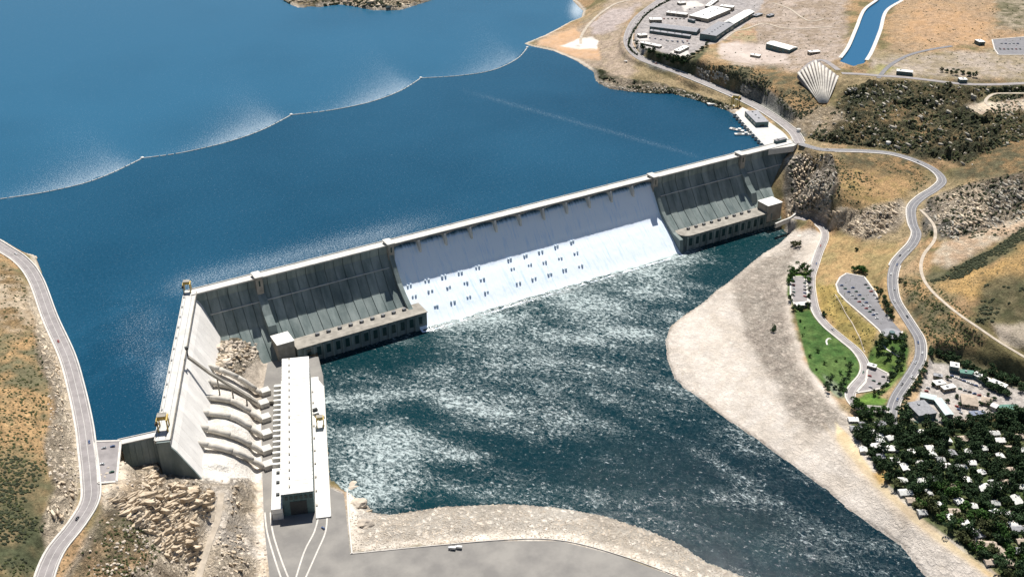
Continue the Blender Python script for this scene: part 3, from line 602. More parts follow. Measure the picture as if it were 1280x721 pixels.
    if name == 'river_water':
        prev = mr.outputs[0]
        for sc_, wd_, am_ in ((.055, .020, .75), (.13, .030, .55)):
            q = N.new('ShaderNodeTexNoise'); q.inputs['Scale'].default_value = sc_; q.inputs['Detail'].default_value = 7; q.inputs['Roughness'].default_value = .68; q.inputs['Distortion'].default_value = .8; L.new(mp.outputs[0], q.inputs['Vector'])
            a1 = N.new('ShaderNodeMath'); a1.operation = 'SUBTRACT'; L.new(q.outputs['Fac'], a1.inputs[0]); a1.inputs[1].default_value = .5
            a2 = N.new('ShaderNodeMath'); a2.operation = 'ABSOLUTE'; L.new(a1.outputs[0], a2.inputs[0])
            a3 = N.new('ShaderNodeMapRange'); L.new(a2.outputs[0], a3.inputs[0]); a3.inputs[1].default_value = 0; a3.inputs[2].default_value = wd_; a3.inputs[3].default_value = am_; a3.inputs[4].default_value = 0
            ga = N.new('ShaderNodeMapRange'); L.new(fa.outputs['Fac'], ga.inputs[0]); ga.inputs[1].default_value = .02; ga.inputs[2].default_value = .40; ga.inputs[3].default_value = .10; ga.inputs[4].default_value = 1.0
            gn2 = N.new('ShaderNodeMath'); gn2.operation = 'MULTIPLY'; L.new(a3.outputs[0], gn2.inputs[0]); L.new(ga.outputs[0], gn2.inputs[1])
            g3 = N.new('ShaderNodeMapRange'); L.new(gn.outputs['Fac'], g3.inputs[0]); g3.inputs[1].default_value = .40; g3.inputs[2].default_value = .58
            g4 = N.new('ShaderNodeMath'); g4.operation = 'MULTIPLY'; L.new(gn2.outputs[0], g4.inputs[0]); L.new(g3.outputs[0], g4.inputs[1])
            mxx = N.new('ShaderNodeMath'); mxx.operation = 'MAXIMUM'; L.new(prev, mxx.inputs[0]); L.new(g4.outputs[0], mxx.inputs[1]); prev = mxx.outputs[0]
        L.new(prev, mx.inputs[0])
    else: L.new(mr.outputs[0], mx.inputs[0])
    L.new(mt.outputs[2], mx.inputs[6]); mx.inputs[7].default_value = (*foam_glitter_c, 1)
    L.new(mx.outputs[2], b.inputs['Base Color'])
    r2 = N.new('ShaderNodeMapRange'); L.new(mr.outputs[0], r2.inputs[0]); r2.inputs[3].default_value = rough; r2.inputs[4].default_value = .9; L.new(r2.outputs[0], b.inputs['Roughness'])
    bn = N.new('ShaderNodeTexNoise'); bn.inputs['Scale'].default_value = bsc; bn.inputs['Detail'].default_value = 6; bn.inputs['Roughness'].default_value = .7; L.new(mp.outputs[0], bn.inputs['Vector'])
    hs = N.new('ShaderNodeMath'); hs.operation = 'ADD'; L.new(bn.outputs[0], hs.inputs[0]); hm = N.new('ShaderNodeMath'); hm.operation = 'MULTIPLY'; L.new(mr.outputs[0], hm.inputs[0]); hm.inputs[1].default_value = .35; L.new(hm.outputs[0], hs.inputs[1])
    bp = N.new('ShaderNodeBump'); bp.inputs['Distance'].default_value = bump; bp.inputs['Strength'].default_value = .8; L.new(hs.outputs[0], bp.inputs['Height']); L.new(bp.outputs[0], b.inputs['Normal'])
    return m
# ------------------------------------------------------------------ terrain
me = npmesh('terrain', np.stack([XX, YY, H], -1).reshape(-1, 3), gridfaces(len(GX), len(GY)), terrain_mat(), True)
attr(me, 'cover', np.clip(C, .01, .9), 'FLOAT_COLOR'); attr(me, 'rock', np.clip(ROCK*(1-quiet*.7)*(1-PADM), 0, 1))
flat = np.clip(AMP/1.2, 0, 1)*(1-PADM)*(1-np.clip(ROCK*.8, 0, 1)); gold = np.clip((C[..., 0]-C[..., 2])*6, 0, 1)
pale = sstep(.40, .50, C[..., 0])
attr(me, 'scrub', flat*(1-pale*.9)*gold)
attr(me, 'calm', sstep(.36, .46, C[..., 0])*(1-np.clip(ROCK*1.2, 0, 1)))
tag(link('terrain', me), kind='structure')
# ------------------------------------------------------------------ lake
LX = axis(-1000, 1100, 9, 15000); LY = axis(-360, 2500, 9, 16500); lx, ly = np.meshgrid(LX, LY, indexing='ij')
lpx, lpy = proj(np.stack([lx, ly, np.full(lx.shape, 100.)], -1))
BOOM = [[(-160,262),(-80,262),(0,249),(53,241),(106,229),(143,215),(178,198)],[(178,198),(228,191),(287,177),(329,162),(364,144)],[(364,144),(414,138),(462,128),(500,114),(526,98)],[(526,98),(574,95),(616,88),(646,74),(659,60)]]
allb = sum(BOOM, []); bx_ = np.array([p[0] for p in allb]); by_ = np.array([p[1] for p in allb])
o_ = np.argsort(bx_, kind='stable'); byi = np.interp(lpx, bx_[o_], by_[o_])
above = byi-lpy   # pixels above the boom
foam_glitter = np.zeros(lx.shape); inx = (lpx < 660)  # glitter painted as pale flecks along boom and dams, plus real shore foam
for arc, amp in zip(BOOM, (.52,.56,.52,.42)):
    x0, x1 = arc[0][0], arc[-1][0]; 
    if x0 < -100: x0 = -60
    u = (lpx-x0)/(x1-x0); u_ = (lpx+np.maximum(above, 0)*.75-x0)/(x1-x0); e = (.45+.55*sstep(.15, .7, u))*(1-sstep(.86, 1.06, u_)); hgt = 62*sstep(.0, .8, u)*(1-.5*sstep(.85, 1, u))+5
    foam_glitter = np.maximum(foam_glitter, np.where((u > 0) & (u < 1) & (above > 0), amp*e*np.exp(-np.maximum(above, 0)/hgt*1.7), 0))
foam_glitter = np.maximum(foam_glitter, .30*np.exp(-((lpx-180)/40)**2-((lpy-420)/50)**2)*(fbm(lx, ly, 60, 3, 2)+.4))
foam_glitter = np.maximum(foam_glitter, .37*np.exp(-((lpy-(366-.253*(lpx-243))+14)/17)**2)*(1-sstep(470, 620, lpx))*sstep(170, 240, lpx))
foam_glitter = np.maximum(foam_glitter, .42*np.exp(-((lpx-203)/20)**2-((lpy-470)/40)**2))
foam_glitter = np.maximum(foam_glitter, .75*np.exp(-((lpx-722)/12)**2-((lpy-12)/16)**2))
streak = np.exp(-((lpy-(108+.28*(lpx-560)))/3.0)**2)*sstep(560, 620, lpx)*(1-sstep(840, 900, lpx)); foam_glitter = np.maximum(foam_glitter, .22*streak)
foam_glitter = foam_glitter*1.15
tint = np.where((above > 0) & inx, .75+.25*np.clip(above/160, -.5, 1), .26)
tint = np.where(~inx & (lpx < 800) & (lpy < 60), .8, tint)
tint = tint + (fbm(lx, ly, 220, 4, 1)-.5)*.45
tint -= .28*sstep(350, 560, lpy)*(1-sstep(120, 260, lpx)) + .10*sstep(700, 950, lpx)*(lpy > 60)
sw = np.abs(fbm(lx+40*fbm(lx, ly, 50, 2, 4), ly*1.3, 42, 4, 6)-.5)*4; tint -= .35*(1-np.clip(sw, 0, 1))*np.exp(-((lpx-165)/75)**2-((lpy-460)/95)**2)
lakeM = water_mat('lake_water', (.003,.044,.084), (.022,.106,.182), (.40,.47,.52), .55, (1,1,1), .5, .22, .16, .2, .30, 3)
fz = gridfaces(len(LX), len(LY))
Vl = np.stack([lx, ly, np.full(lx.shape, 100.)], -1).reshape(-1, 3)
cxm = Vl[fz].mean(1); keep = inpoly(cxm[:, 0], cxm[:, 1], LAKE_W) | ((segdist(cxm[:, 0], cxm[:, 1], LAKE_W) < 40) & ((cxm[:, 1] > 2) | (cxm[:, 0] < -700)))
fa_ = (cxm[:, 0]+553)*.936+(cxm[:, 1])*-.35     # distance to the right of the forebay dam
keep &= ~((cxm[:, 1] < 2) & (fa_ > -4)) & ~((cxm[:, 1] < -300) & (cxm[:, 0] > -800))
me = npmesh('lake', Vl, fz[keep], lakeM, True); attr(me, 'foam_glitter', foam_glitter); attr(me, 'tint', np.clip(tint, 0, 1)); tag(link('lake', me), kind='structure')
# narrow reach of lake between the road and the forebay wing wall
# ------------------------------------------------------------------ river
RX = axis(-640, 640, 3.0, 2500); RY = axis(-960, -60, 3.0, 5000); RX = RX[(RX > -640)]; RY = RY[RY < -50]
rx, ry = np.meshgrid(RX, RY, indexing='ij'); rpx, rpy = proj(np.stack([rx, ry, rx*0], -1))
base = np.interp(rpx, [537, 838], [404, 316]); dn = rpy-base
f = .14+.36*np.exp(-np.maximum(dn, 0)/55)*sstep(520, 560, rpx)*(1-sstep(850, 890, rpx)) + .10*np.exp(-np.maximum(dn, 0)/160)
f = np.where(dn < 6, np.where((rpx > 533) & (rpx < 840), 1.0, f), f)
def blob(x, y, a, b, wgt, ang=0):
    c, s = math.cos(R(ang)), math.sin(R(ang)); u = (rpx-x)*c+(rpy-y)*s; v = -(rpx-x)*s+(rpy-y)*c
    return wgt*np.exp(-(u/a)**2-(v/b)**2)
f += blob(470, 565, 70, 38, .36, -10)+blob(470, 615, 50, 20, .30, 0)+blob(480, 494, 80, 8, .40, -3)+blob(590, 510, 60, 9, .34, 15)+blob(700, 522, 80, 10, .32, 12)+blob(640, 455, 110, 28, .18)+blob(780, 400, 80, 40, .18)+blob(560, 570, 80, 12, .15, 20)+blob(830, 540, 90, 8, .16, 30)+blob(930, 600, 90, 8, .14, 35)
f -= blob(455, 450, 85, 24, .30, -12)+blob(715, 590, 90, 38, .12, 10)+blob(830, 480, 70, 40, .06)+blob(930, 650, 170, 46, .13, 35)+blob(940, 312, 50, 22, .45, -15)+blob(600, 540, 60, 18, .12, 10)+blob(520, 525, 60, 10, .06)+blob(870, 560, 120, 30, .05, 30)
cu = np.cos(R(-45)); su = np.sin(R(-45)); f += (fbm((rx*cu+ry*su)/2.6, -rx*su+ry*cu, 34, 4, 2)-.5)*.8
ff = np.where(dn < 6, np.clip(f, 0, 1), np.clip(f*.86, 0, .52))
tintr = np.clip(.5+.6*np.exp(-np.maximum(dn, 0)/80)+blob(480, 560, 100, 60, .4)+blob(960, 690, 60, 20, .3, 35)-.4*sstep(700, 1000, rpx)*sstep(450, 600, rpy)+blob(560, 620, 140, 16, .5), 0, 1)
wav = (fbm(rx*.9+ry*.4, ry*.9-rx*.4, 9, 4, 3)-.5)*(.5+3.0*np.clip(f-.35, 0, .6))+(fbm(rx, ry, 30, 2, 5)-.5)*.5
toe = 2.6*np.exp(-((ry+99)/9)**2)*((rx > -249) & (rx < 249))*(.5+fbm(rx, ry, 10, 3, 1))
rivM = water_mat('river_water', (.0010,.012,.019), (.002,.027,.033), (.44,.51,.50), .24, (1.45,1,1), R(-60), .3, .5, .10, .20, 11)
me = npmesh('river', np.stack([rx, ry, wav+toe], -1).reshape(-1, 3), gridfaces(len(RX), len(RY)), rivM, True); attr(me, 'foam_glitter', ff); attr(me, 'tint', tintr); tag(link('river', me), kind='structure')
# canal
me = npmesh('canal_water', np.array([[p[0], p[1], CZ-.6] for p in CANW]), np.array([list(range(len(CANW)))]), water_mat('canal_blue', (.015,.10,.20), (.015,.10,.20), (.3,.5,.6), .2, (1,1,1), 0, .15, .2, .3, .1), False)
attr(me, 'foam_glitter', np.zeros(len(CANW))); attr(me, 'tint', np.zeros(len(CANW))); tag(link('canal_water', me), kind='structure')
for side, lb in ((CANAL_L, 'white concrete lining along the left bank of the blue canal'), (CANAL_R, 'white concrete lining along the right bank of the blue canal')):
    P = crom([U(a, b, CZ) for a, b in side], 10); mb = MB()
    for a, b in zip(P[:-1], P[1:]): mb.bar((a[0], a[1], CZ+.3), (b[0], b[1], CZ+.3), 8, 5.5)
    tag(mb.build('canal_wall', M['concl']), lb, 'canal wall')

# ------------------------------------------------------------------ roads
def ribbon(P, w0, w1, dz, m, name, parent=None, thick=0.0):
    P = np.asarray(P); T = np.gradient(P[:, :2], axis=0); T /= np.linalg.norm(T, axis=1)[:, None]+1e-9; Nn = np.stack([T[:, 1], -T[:, 0]], -1)
    a = np.c_[P[:, :2]+Nn*w0, P[:, 2]+dz]; b = np.c_[P[:, :2]+Nn*w1, P[:, 2]+dz]; n = len(P)
    Vv = np.r_[a, b]
    i = np.arange(n-1)
    Fc = np.stack([i, i+1, i+1+n, i+n], -1)
    if thick:
        Vv = np.r_[Vv, Vv-np.array([0, 0, thick])]
        Fc = np.r_[Fc, np.stack([i, i+2*n, i+1+2*n, i+1], -1), np.stack([i+n, i+1+n, i+1+3*n, i+3*n], -1)]
    me = npmesh(name, Vv, Fc, m)
    import bmesh
    bm = bmesh.new(); bm.from_mesh(me); bmesh.ops.recalc_face_normals(bm, faces=bm.faces)
    bm.to_mesh(me); bm.free()
    return link(name, me, parent)
LEVEL = .55
def road(key, m, name, edges=True, centre=False):
    P, wd = RPATH[key]
    r = tag(ribbon(P, -wd/2, wd/2, LEVEL, M[m], name), kind='structure')
    if centre: tag(ribbon(P, -.2, .2, LEVEL+.06, M['line'], 'centre_line', r))
    if edges:
        for s in (-1, 1): ribbon(P, s*(wd/2-1.9), s*(wd/2-1.5), LEVEL+.06, M['line'], 'edge_line', r)
    return r
road('left', 'asph', 'lakeside_road', True, True); road('top', 'asph', 'lakeside_highway', True, True); road('curve', 'asphd', 'winding_highway', True, True)
road('low', 'asph', 'riverside_road', True); road('plateau', 'asph', 'plateau_road', False); road('yard', 'asph', 'canal_yard_road', False); road('scrub', 'asphd', 'branch_road', False)
road('trail', 'gravel', 'dirt_track', False); road('pen', 'gravel', 'peninsula_track', False); road('slope', 'gravel', 'slope_track', False)
for k_r in ('dirt','hill','field'): road(k_r, 'gravel', 'dirt_track', False)
def wall_along(P, off, w, h, m, label, cat='wall', name='guard_wall', i0=0, i1=None):
    o = ribbon(np.asarray(P)[i0:i1], off-w/2, off+w/2, LEVEL+h, M[m], name, None, h+2.5)
    return tag(o, label, cat)
PL = RPATH['left'][0]; wall_along(PL, -9.6, 1.6, 1.1, 'concl', 'pale guard wall on the lake side of the road on the left shore')
wall_along(PL, 9.6, 2.2, .5, 'kerb', 'pale kerb between the left lakeside road and its rock slope', 'kerb', 'road_kerb')
PC = RPATH['curve'][0]; nC = len(PC)
wall_along(PC, 8.6, 2.2, .7, 'kerb', 'pale concrete kerb on the inner side of the winding highway bend', 'kerb', 'road_kerb', 8, int(nC*.62))
wall_along(PC, -8.4, 1.6, .5, 'kerb', 'pale outer kerb of the winding highway above the lawn', 'kerb', 'road_kerb', int(nC*.60), nC-4)
PLo = RPATH['low'][0]; wall_along(PLo, 6.4, 2.2, .5, 'kerb', 'pale kerb on the river side of the lower road past the lawn', 'kerb', 'road_kerb', 6, None)
wall_along(PLo, -6.4, 1.2, .4, 'kerb', 'narrow pale kerb on the hill side of the lower road', 'kerb', 'road_kerb', 6, None)
PT = RPATH['top'][0]; wall_along(PT, -11, 1.6, 1.0, 'concl', 'pale guard wall on the lake side of the highway above the reservoir cliff', i0=2, i1=60)
wall_along(PT, 11.2, 1.4, .8, 'kerb', 'pale kerb on the plateau side of the highway above the reservoir', 'kerb', 'road_kerb', 2, None)
def pad(key, name, m, kerb=None, dz=.45):
    P = PADS[key][0]; z = PADS[key][1]; Wp = [U(a, b, z) for a, b in P]
    me = npmesh(name, np.array([[p[0], p[1], z+dz] for p in Wp]), np.array([list(range(len(Wp)))]), M[m])
    if me.polygons and me.polygons[0].normal.z < 0: me.flip_normals()
    o = tag(link(name, me), kind='structure')
    if kerb:
        mb = MB()
        for a, b in zip(Wp, Wp[1:]+Wp[:1]): mb.bar((a[0], a[1], z+dz), (b[0], b[1], z+dz), 2.6, 1.0)
        tag(mb.build('lot_kerb', M['kerb']), kerb, 'kerb')
    return o
pad('deck_left', 'parking_deck', 'asph', 'pale border wall round the small parking deck at the left end of the dam')
pad('lot_upper', 'upper_car_park', 'asphd', 'pale kerb round the large car park above the green lawn')
pad('lot_small', 'small_car_park', 'asph', 'pale kerb round the small car park at the top of the lawn')
pad('lot_mid', 'lower_car_park', 'asph', 'pale kerb round the car park at the foot of the lawn')
pad('apron', 'powerhouse_apron', 'apron', None, .3)
pad('bluelot', 'plateau_yard', 'asphd', 'white border kerb of the grey yard at far right on the plateau')
for key, st in (('lot_upper', 3.0),):
    pass
# light track lines on the apron
for rlb, pts in zip(('left rail of the right pair','right rail of the right pair','left rail of the left pair','right rail of the left pair'), ([(399,641),(393,664),(380,690),(366,735)],[(409,641),(407,664),(396,690),(376,735)],[(331,640),(334,665),(344,700),(356,735)],[(338,640),(341,665),(352,700),(366,735)])):
    P = crom([U(a, b, 12.3) for a, b in pts], 8); tag(ribbon(P, -.9, .9, .08, M['kerb'], 'crane_rail', None), 'pale crane rail curving across the powerhouse apron, '+rlb, 'rail', 'pale rails on the powerhouse apron')
P = crom([U(a, b, 12.3) for a, b in [(434,612),(436,650),(440,692)]], 8); tag(ribbon(P, -.8, .8, 1.2, M['concl'], 'quay_wall', None, 4), 'pale quay wall between the apron and the tumbled rocks', 'wall')
P = crom([U(a, b, 12.3) for a, b in [(438,692),(620,675),(700,675),(776,694),(850,721)]], 8); tag(ribbon(P, -.4, .4, .7, M['kerb'], 'yard_kerb', None, 4), 'pale kerb between the paved yard and the riprap bank', 'kerb')

# ------------------------------------------------------------------ main dam
dam = empty('dam', (0,0,0), 0, 'huge straight concrete gravity dam with central spillway between lake and river', 'dam')
FACE = [(-8,94),(-12,87),(-20,75),(-30,60),(-39,46.5),(-55,34.5),(-75,19.5),(-92,6),(-97,-10)]
prof = [(7,106),(-8,106)]+FACE+[(7,-10)]
core = [(6.6,105.5),(-7,105.5)]+[(y+.9, z-.6) for y, z in FACE]+[(6.6,-10)]
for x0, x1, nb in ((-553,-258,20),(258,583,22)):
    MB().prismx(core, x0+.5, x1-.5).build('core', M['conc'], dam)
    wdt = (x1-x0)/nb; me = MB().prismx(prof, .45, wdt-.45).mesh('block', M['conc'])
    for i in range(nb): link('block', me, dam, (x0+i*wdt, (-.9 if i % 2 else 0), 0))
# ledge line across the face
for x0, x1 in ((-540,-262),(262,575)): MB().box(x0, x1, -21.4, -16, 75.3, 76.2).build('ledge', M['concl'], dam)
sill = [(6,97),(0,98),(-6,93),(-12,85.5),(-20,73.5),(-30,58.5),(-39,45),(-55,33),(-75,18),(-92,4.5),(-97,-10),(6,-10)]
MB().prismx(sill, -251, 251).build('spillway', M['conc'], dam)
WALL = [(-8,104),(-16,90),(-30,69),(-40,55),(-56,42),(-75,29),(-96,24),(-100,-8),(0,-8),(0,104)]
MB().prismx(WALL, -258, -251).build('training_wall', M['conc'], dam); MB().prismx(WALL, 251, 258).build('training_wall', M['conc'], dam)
# crest roadway and parapets
MB().box(-560, 588, -9, 8, 106.05, 107.2).build('roadway', M['concl'], dam)
for y in (-9.2, 8.2):
    n = 38; st = (588+560)/n; me = MB().box(.15, st-.15, -.5, .5, 107.2, 108.5).mesh('parapet', M['concl'])
    for i in range(n): link('parapet', me, dam, (-560+i*st, y, 0))
# spillway bridge
ng = 11; sp = 502/ng
arch = [(0,102.2)]+[(sp*t/10, 102.2+3.2*math.sin(math.pi*t/10)) for t in range(1, 10)]+[(sp,102.2),(sp,106.0),(0,106.0)]
mbA = MB(); mbA._a([(x, y, z) for y in (-10.5,-8.2) for x, z in arch], [tuple(range(13)), tuple(range(13, 26))]+[(i, (i+1) % 13, 13+(i+1) % 13, 13+i) for i in range(13)])
meA = mbA.mesh('bridge_arch', M['conct']); pier = MB().prismx([(5,92),(5,106),(-9,106),(-12,104),(-16,96),(-17,86)], -1.6, 1.6).mesh('pier', M['concl'])
gate = MB().prismx([(3,90),(3,98.2),(0,99.1),(-4,98.4),(-8,94),(-8,88)], 1.8, sp-1.8).mesh('drum_gate', M['dark'])
for i in range(ng):
    link('bridge_arch', meA, dam, (-251+i*sp, 0, 0)); link('drum_gate', gate, dam, (-251+i*sp, 2.0, -.6))
    if i: link('pier', pier, dam, (-251+i*sp, 0, 0))
# crest towers with shafts
for x in (-463,-254,254,455):
    t = MB().box(x-5, x+5, -14.5, -8.2, 84, 111).box(x-5, x+5, -8.2, 4, 107, 111).build('tower', M['conct'], dam)
    MB().box(x-6, x+6, -15.5, 5, 111, 112.4).build('tower_cap', M['concl'], t)
    MB().box(x-1.2, x+1.2, -14.7, -14.4, 97, 106).build('window', M['glass'], t)
for x in (-463,455): MB().prismx([(-12,86),(-24,76),(-38,60),(-52,50),(-62,20),(-20,20)], x-6, x+6).build('shaft', M['conc'], dam)
# lamp posts on the crest
lp = MB().tube([(0,0,0),(0,0,8)], .16, 6).bar((0,0,8), (0,-2.2,8.4), .2).mesh('lamp_post', M['steel'])
for i in range(26): tag(link('street_lamp', lp, None, (-530+i*43.5, 8.9, 107.2)), 'thin steel street lamp on the upstream parapet of the dam crest', 'street lamp', 'street lamps along the dam crest')

# spillway water sheet
prw = [(9,99.9),(4,99.7),(0,99.2),(-5,96.5),(-11,89),(-20,75.8),(-30,60.8),(-39,47.4),(-55,35.2),(-75,20.2),(-90,8.5),(-100,2),(-108,.8)]
pw = crom([(a, 0, b) for a, b in prw], 1.4)
xs = np.linspace(-250.8, 250.8, 340); sx_, k_ = np.meshgrid(xs, np.arange(len(pw)), indexing='ij')
py_, pz_ = pw[k_, 0], pw[k_, 2]; low = sstep(95, 40, -(-pz_)) if False else np.clip((96-pz_)/50, 0, 1)
nzw = (fbm(sx_*1.0, k_*.9, 5, 4, 2)-.5)*low*.45
tN = np.gradient(pw[:, [0, 2]], axis=0); tN /= np.linalg.norm(tN, axis=1)[:, None]; nY, nZ = -tN[:, 1]*-1, tN[:, 0]*-1
nY = -np.abs(tN[:, 1]); nZ = np.abs(tN[:, 0])
Vw = np.stack([sx_, py_+nY[k_]*nzw+nY[k_]*.3*low, pz_+nZ[k_]*nzw+nZ[k_]*.3*low], -1)
fm = bpy.data.materials.new('spill_foam'); fm.use_nodes = True; N = fm.node_tree.nodes; L = fm.node_tree.links; b = N['Principled BSDF']; b.inputs['Roughness'].default_value = .7
g = N.new('ShaderNodeNewGeometry'); mp = N.new('ShaderNodeMapping'); mp.inputs['Scale'].default_value = (1, .10, .10); L.new(g.outputs['Position'], mp.inputs[0])
nz = N.new('ShaderNodeTexNoise'); nz.inputs['Scale'].default_value = .22; nz.inputs['Detail'].default_value = 8; nz.inputs['Roughness'].default_value = .7; L.new(mp.outputs[0], nz.inputs['Vector'])
sep = N.new('ShaderNodeSeparateXYZ'); L.new(g.outputs['Position'], sep.inputs[0])
mz = N.new('ShaderNodeMapRange'); L.new(sep.outputs[2], mz.inputs[0]); mz.inputs[1].default_value = 99; mz.inputs[2].default_value = 93; mz.inputs[3].default_value = -.5; mz.inputs[4].default_value = .12
ad = N.new('ShaderNodeMath'); ad.operation = 'ADD'; L.new(nz.outputs[0], ad.inputs[0]); L.new(mz.outputs[0], ad.inputs[1])
rp = N.new('ShaderNodeValToRGB'); e = rp.color_ramp.elements; e[0].position = .02; e[0].color = (.02,.10,.17,1); e[1].position = .42; e[1].color = (.58,.76,.95,1); e2 = rp.color_ramp.elements.new(.60); e2.color = (.86,.93,.99,1)
L.new(ad.outputs[0], rp.inputs[0]); L.new(rp.outputs[0], b.inputs['Base Color'])
bp = N.new('ShaderNodeBump'); bp.inputs['Distance'].default_value = .4; bp.inputs['Strength'].default_value = .4; L.new(nz.outputs[0], bp.inputs['Height']); L.new(bp.outputs[0], b.inputs['Normal'])
me = npmesh('spillway_water', Vw.reshape(-1, 3), gridfaces(len(xs), len(pw)), fm, True); tag(link('spillway_water', me), kind='structure')
# outlet hoods on the face
def face_z(y): return float(np.interp(-y, [-p[0] for p in prw], [p[1] for p in prw]))
hood = MB()._a([(-2.2,0,2.6),(2.2,0,2.6),(2.6,-3.6,1.9),(-2.6,-3.6,1.9),(-2.2,1,-1),(2.2,1,-1),(2.6,-3.6,-2.4),(-2.6,-3.6,-2.4)], [(0,1,2,3),(4,5,1,0),(3,2,6,7),(0,3,7,4),(1,5,6,2),(4,7,6,5)]).mesh('outlet_hood', mat('wet_concrete', (.62,.70,.76), .8, .1, .3))
def face_hit(px, py):
    for y in np.arange(-20, -100, -.25):
        z = face_z(y); q = U(px, py, z)
        if q[1] <= y+.01 and abs(q[1]-y) < 1.5: return q[0], y, z
    return None
rows = [[(220,390),(288,370),(350,355),(415,340),(480,320),(602,290),(662,275),(720,260),(780,240),(840,222)],[(240,430),(300,410),(370,395),(435,378),(497,365),(615,325),(680,310),(735,300),(795,285),(855,265)],[(322,468),(385,452),(448,432),(512,415),(635,380),(695,363),(755,345),(812,328),(872,315)]]
for rr in rows:
    for a, b_ in rr:
        h_ = face_hit(440+a/3.048, 230+b_/3.048)
        if h_:
            for s in (-2.6, 2.6):
                o = link('outlet_hood', hood, dam, (h_[0]+s+random.uniform(-.8,.8), h_[1]+1.3, h_[2]-.1)); o.scale = (random.uniform(.4,.6),random.uniform(.6,.9),random.uniform(1.2,1.7))

# ------------------------------------------------------------------ powerhouses at the foot of the dam
def powerhouse(x0, x1, foot, box, nbay, label):
    t = empty('powerhouse', ((x0+x1)/2, -95, 0), 0, label, 'powerhouse'); ox = (x0+x1)/2; oy = -95
    P = [(a-ox, b-oy) for a, b in foot]
    MB().prismz(P, -8, 27).build('wall', M['conc'], t)
    c_ = (sum(p[0] for p in P)/len(P), sum(p[1] for p in P)/len(P)); P2 = [(p[0]+(1.0 if p[0] > c_[0] else -1.0), p[1]+(1.0 if p[1] > c_[1] else -1.2)) for p in P]
    MB().prismz(P2, 27.02, 28.2).build('roof', M['conct'], t)
    w_ = (x1-x0-14)/nbay; gl = MB().box(0, w_*.42, -.5, .4, 8, 22).mesh('window', M['glass']); pl = MB().box(-1.3, 1.3, -1.6, .3, -4, 25.5).mesh('pilaster', M['conc'])
    yf = -96-oy+.12
    for i in range(nbay):
        link('window', gl, t, (x0-ox+10+i*w_+w_*.3, yf, 0)); link('pilaster', pl, t, (x0-ox+10+i*w_, yf, 0))
    bx0, bx1, by0, by1, bz = box; q = MB().box(bx0-ox, bx1-ox, by0-oy, by1-oy, 10, bz).build('service_block', M['conct'], t)
    MB().box(bx0-ox-.6, bx1-ox+.6, by0-oy-.6, by1-oy+.6, bz+.02, bz+1).build('roof', M['roofw'], q)
    return t
powerhouse(-444,-237,[(-443,-69),(-443,-96),(-237,-96),(-237,-66)],(-470,-445,-90,-62,39),13,'long low concrete powerhouse left of the spillway with white roofed end block')
arc_ = [(258,-69),(258,-78),(260,-86),(265,-92),(272,-95.5),(280,-96)]
powerhouse(258,480,arc_+[(478,-96),(478,-69)],(450,484,-97,-70,42),14,'long low concrete powerhouse right of the spillway with rounded corner')
def transformer():
    t = empty('transformer', (0,0,0), 0, '', 'transformer', 'transformers along the back of the powerhouse roofs')
    MB().box(-2.4,2.4,-1.6,1.6,0,3.6).build('tank', M['steel'], t); MB().box(-3.1,-2.5,-1.4,1.4,.4,3.1).box(2.5,3.1,-1.4,1.4,.4,3.1).build('radiator', M['dark'], t)
    bs = MB().tube([(0,0,3.6),(0,0,6.2)], [.35,.18], 6).mesh('bushing', M['concl'])
    for k in (-1.4, 0, 1.4): link('bushing', bs, t, (k, 0, 0))
    return t
tr0 = None
for x0, n, st, lb in ((-405,9,17.5,'grey transformer at the back of the left powerhouse roof'),(285,9,17.5,'grey transformer at the back of the right powerhouse roof')):
    for i in range(n):
        lb2 = lb.replace('grey transformer', ('first','second','third','fourth','fifth','sixth','seventh','eighth','ninth')[i]+' grey transformer from the left')
        if tr0 is None: tr0 = transformer(); o = tr0; o['label'] = lb2
        else: o = dup(tr0, label=lb2)
        o.location = (x0+i*st, -75.5, 28.2)

# ------------------------------------------------------------------ forebay dam (left, angled)
J = np.array([-553., 0.]); du = np.array([-.35,-.9367]); LEN = 345.0
fb = empty('forebay_dam', (J[0], J[1], 0), math.atan2(du[1], du[0]), 'bright angled concrete forebay dam running from the left end of the main dam', 'dam')
# local x along the crest, local y = left of direction (downstream side is +y)
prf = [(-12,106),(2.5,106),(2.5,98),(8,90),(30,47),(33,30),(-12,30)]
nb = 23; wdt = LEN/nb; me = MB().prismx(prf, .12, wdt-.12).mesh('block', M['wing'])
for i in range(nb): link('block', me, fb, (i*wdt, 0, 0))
MB().prismx(prf, LEN, LEN+2.5).build('shaded_end_cap', M['conc'], fb)  # darker concrete cap, the end's shade is put into its colour
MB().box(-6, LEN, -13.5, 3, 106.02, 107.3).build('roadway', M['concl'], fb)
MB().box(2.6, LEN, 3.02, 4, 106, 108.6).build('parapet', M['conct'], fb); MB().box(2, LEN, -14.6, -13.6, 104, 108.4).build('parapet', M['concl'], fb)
MB().box(14, LEN-2, -2.4, -1.8, 107.3, 107.6).build('crane_rail', M['steel'], fb); MB().box(14, LEN-2, -10.8, -10.2, 107.3, 107.6).build('crane_rail', M['steel'], fb)
for i in range(12): MB().box(14+i*27, 17+i*27, -13.2, -11.6, 107.3, 108.6).build('gate_hoist', M['steel'], fb)
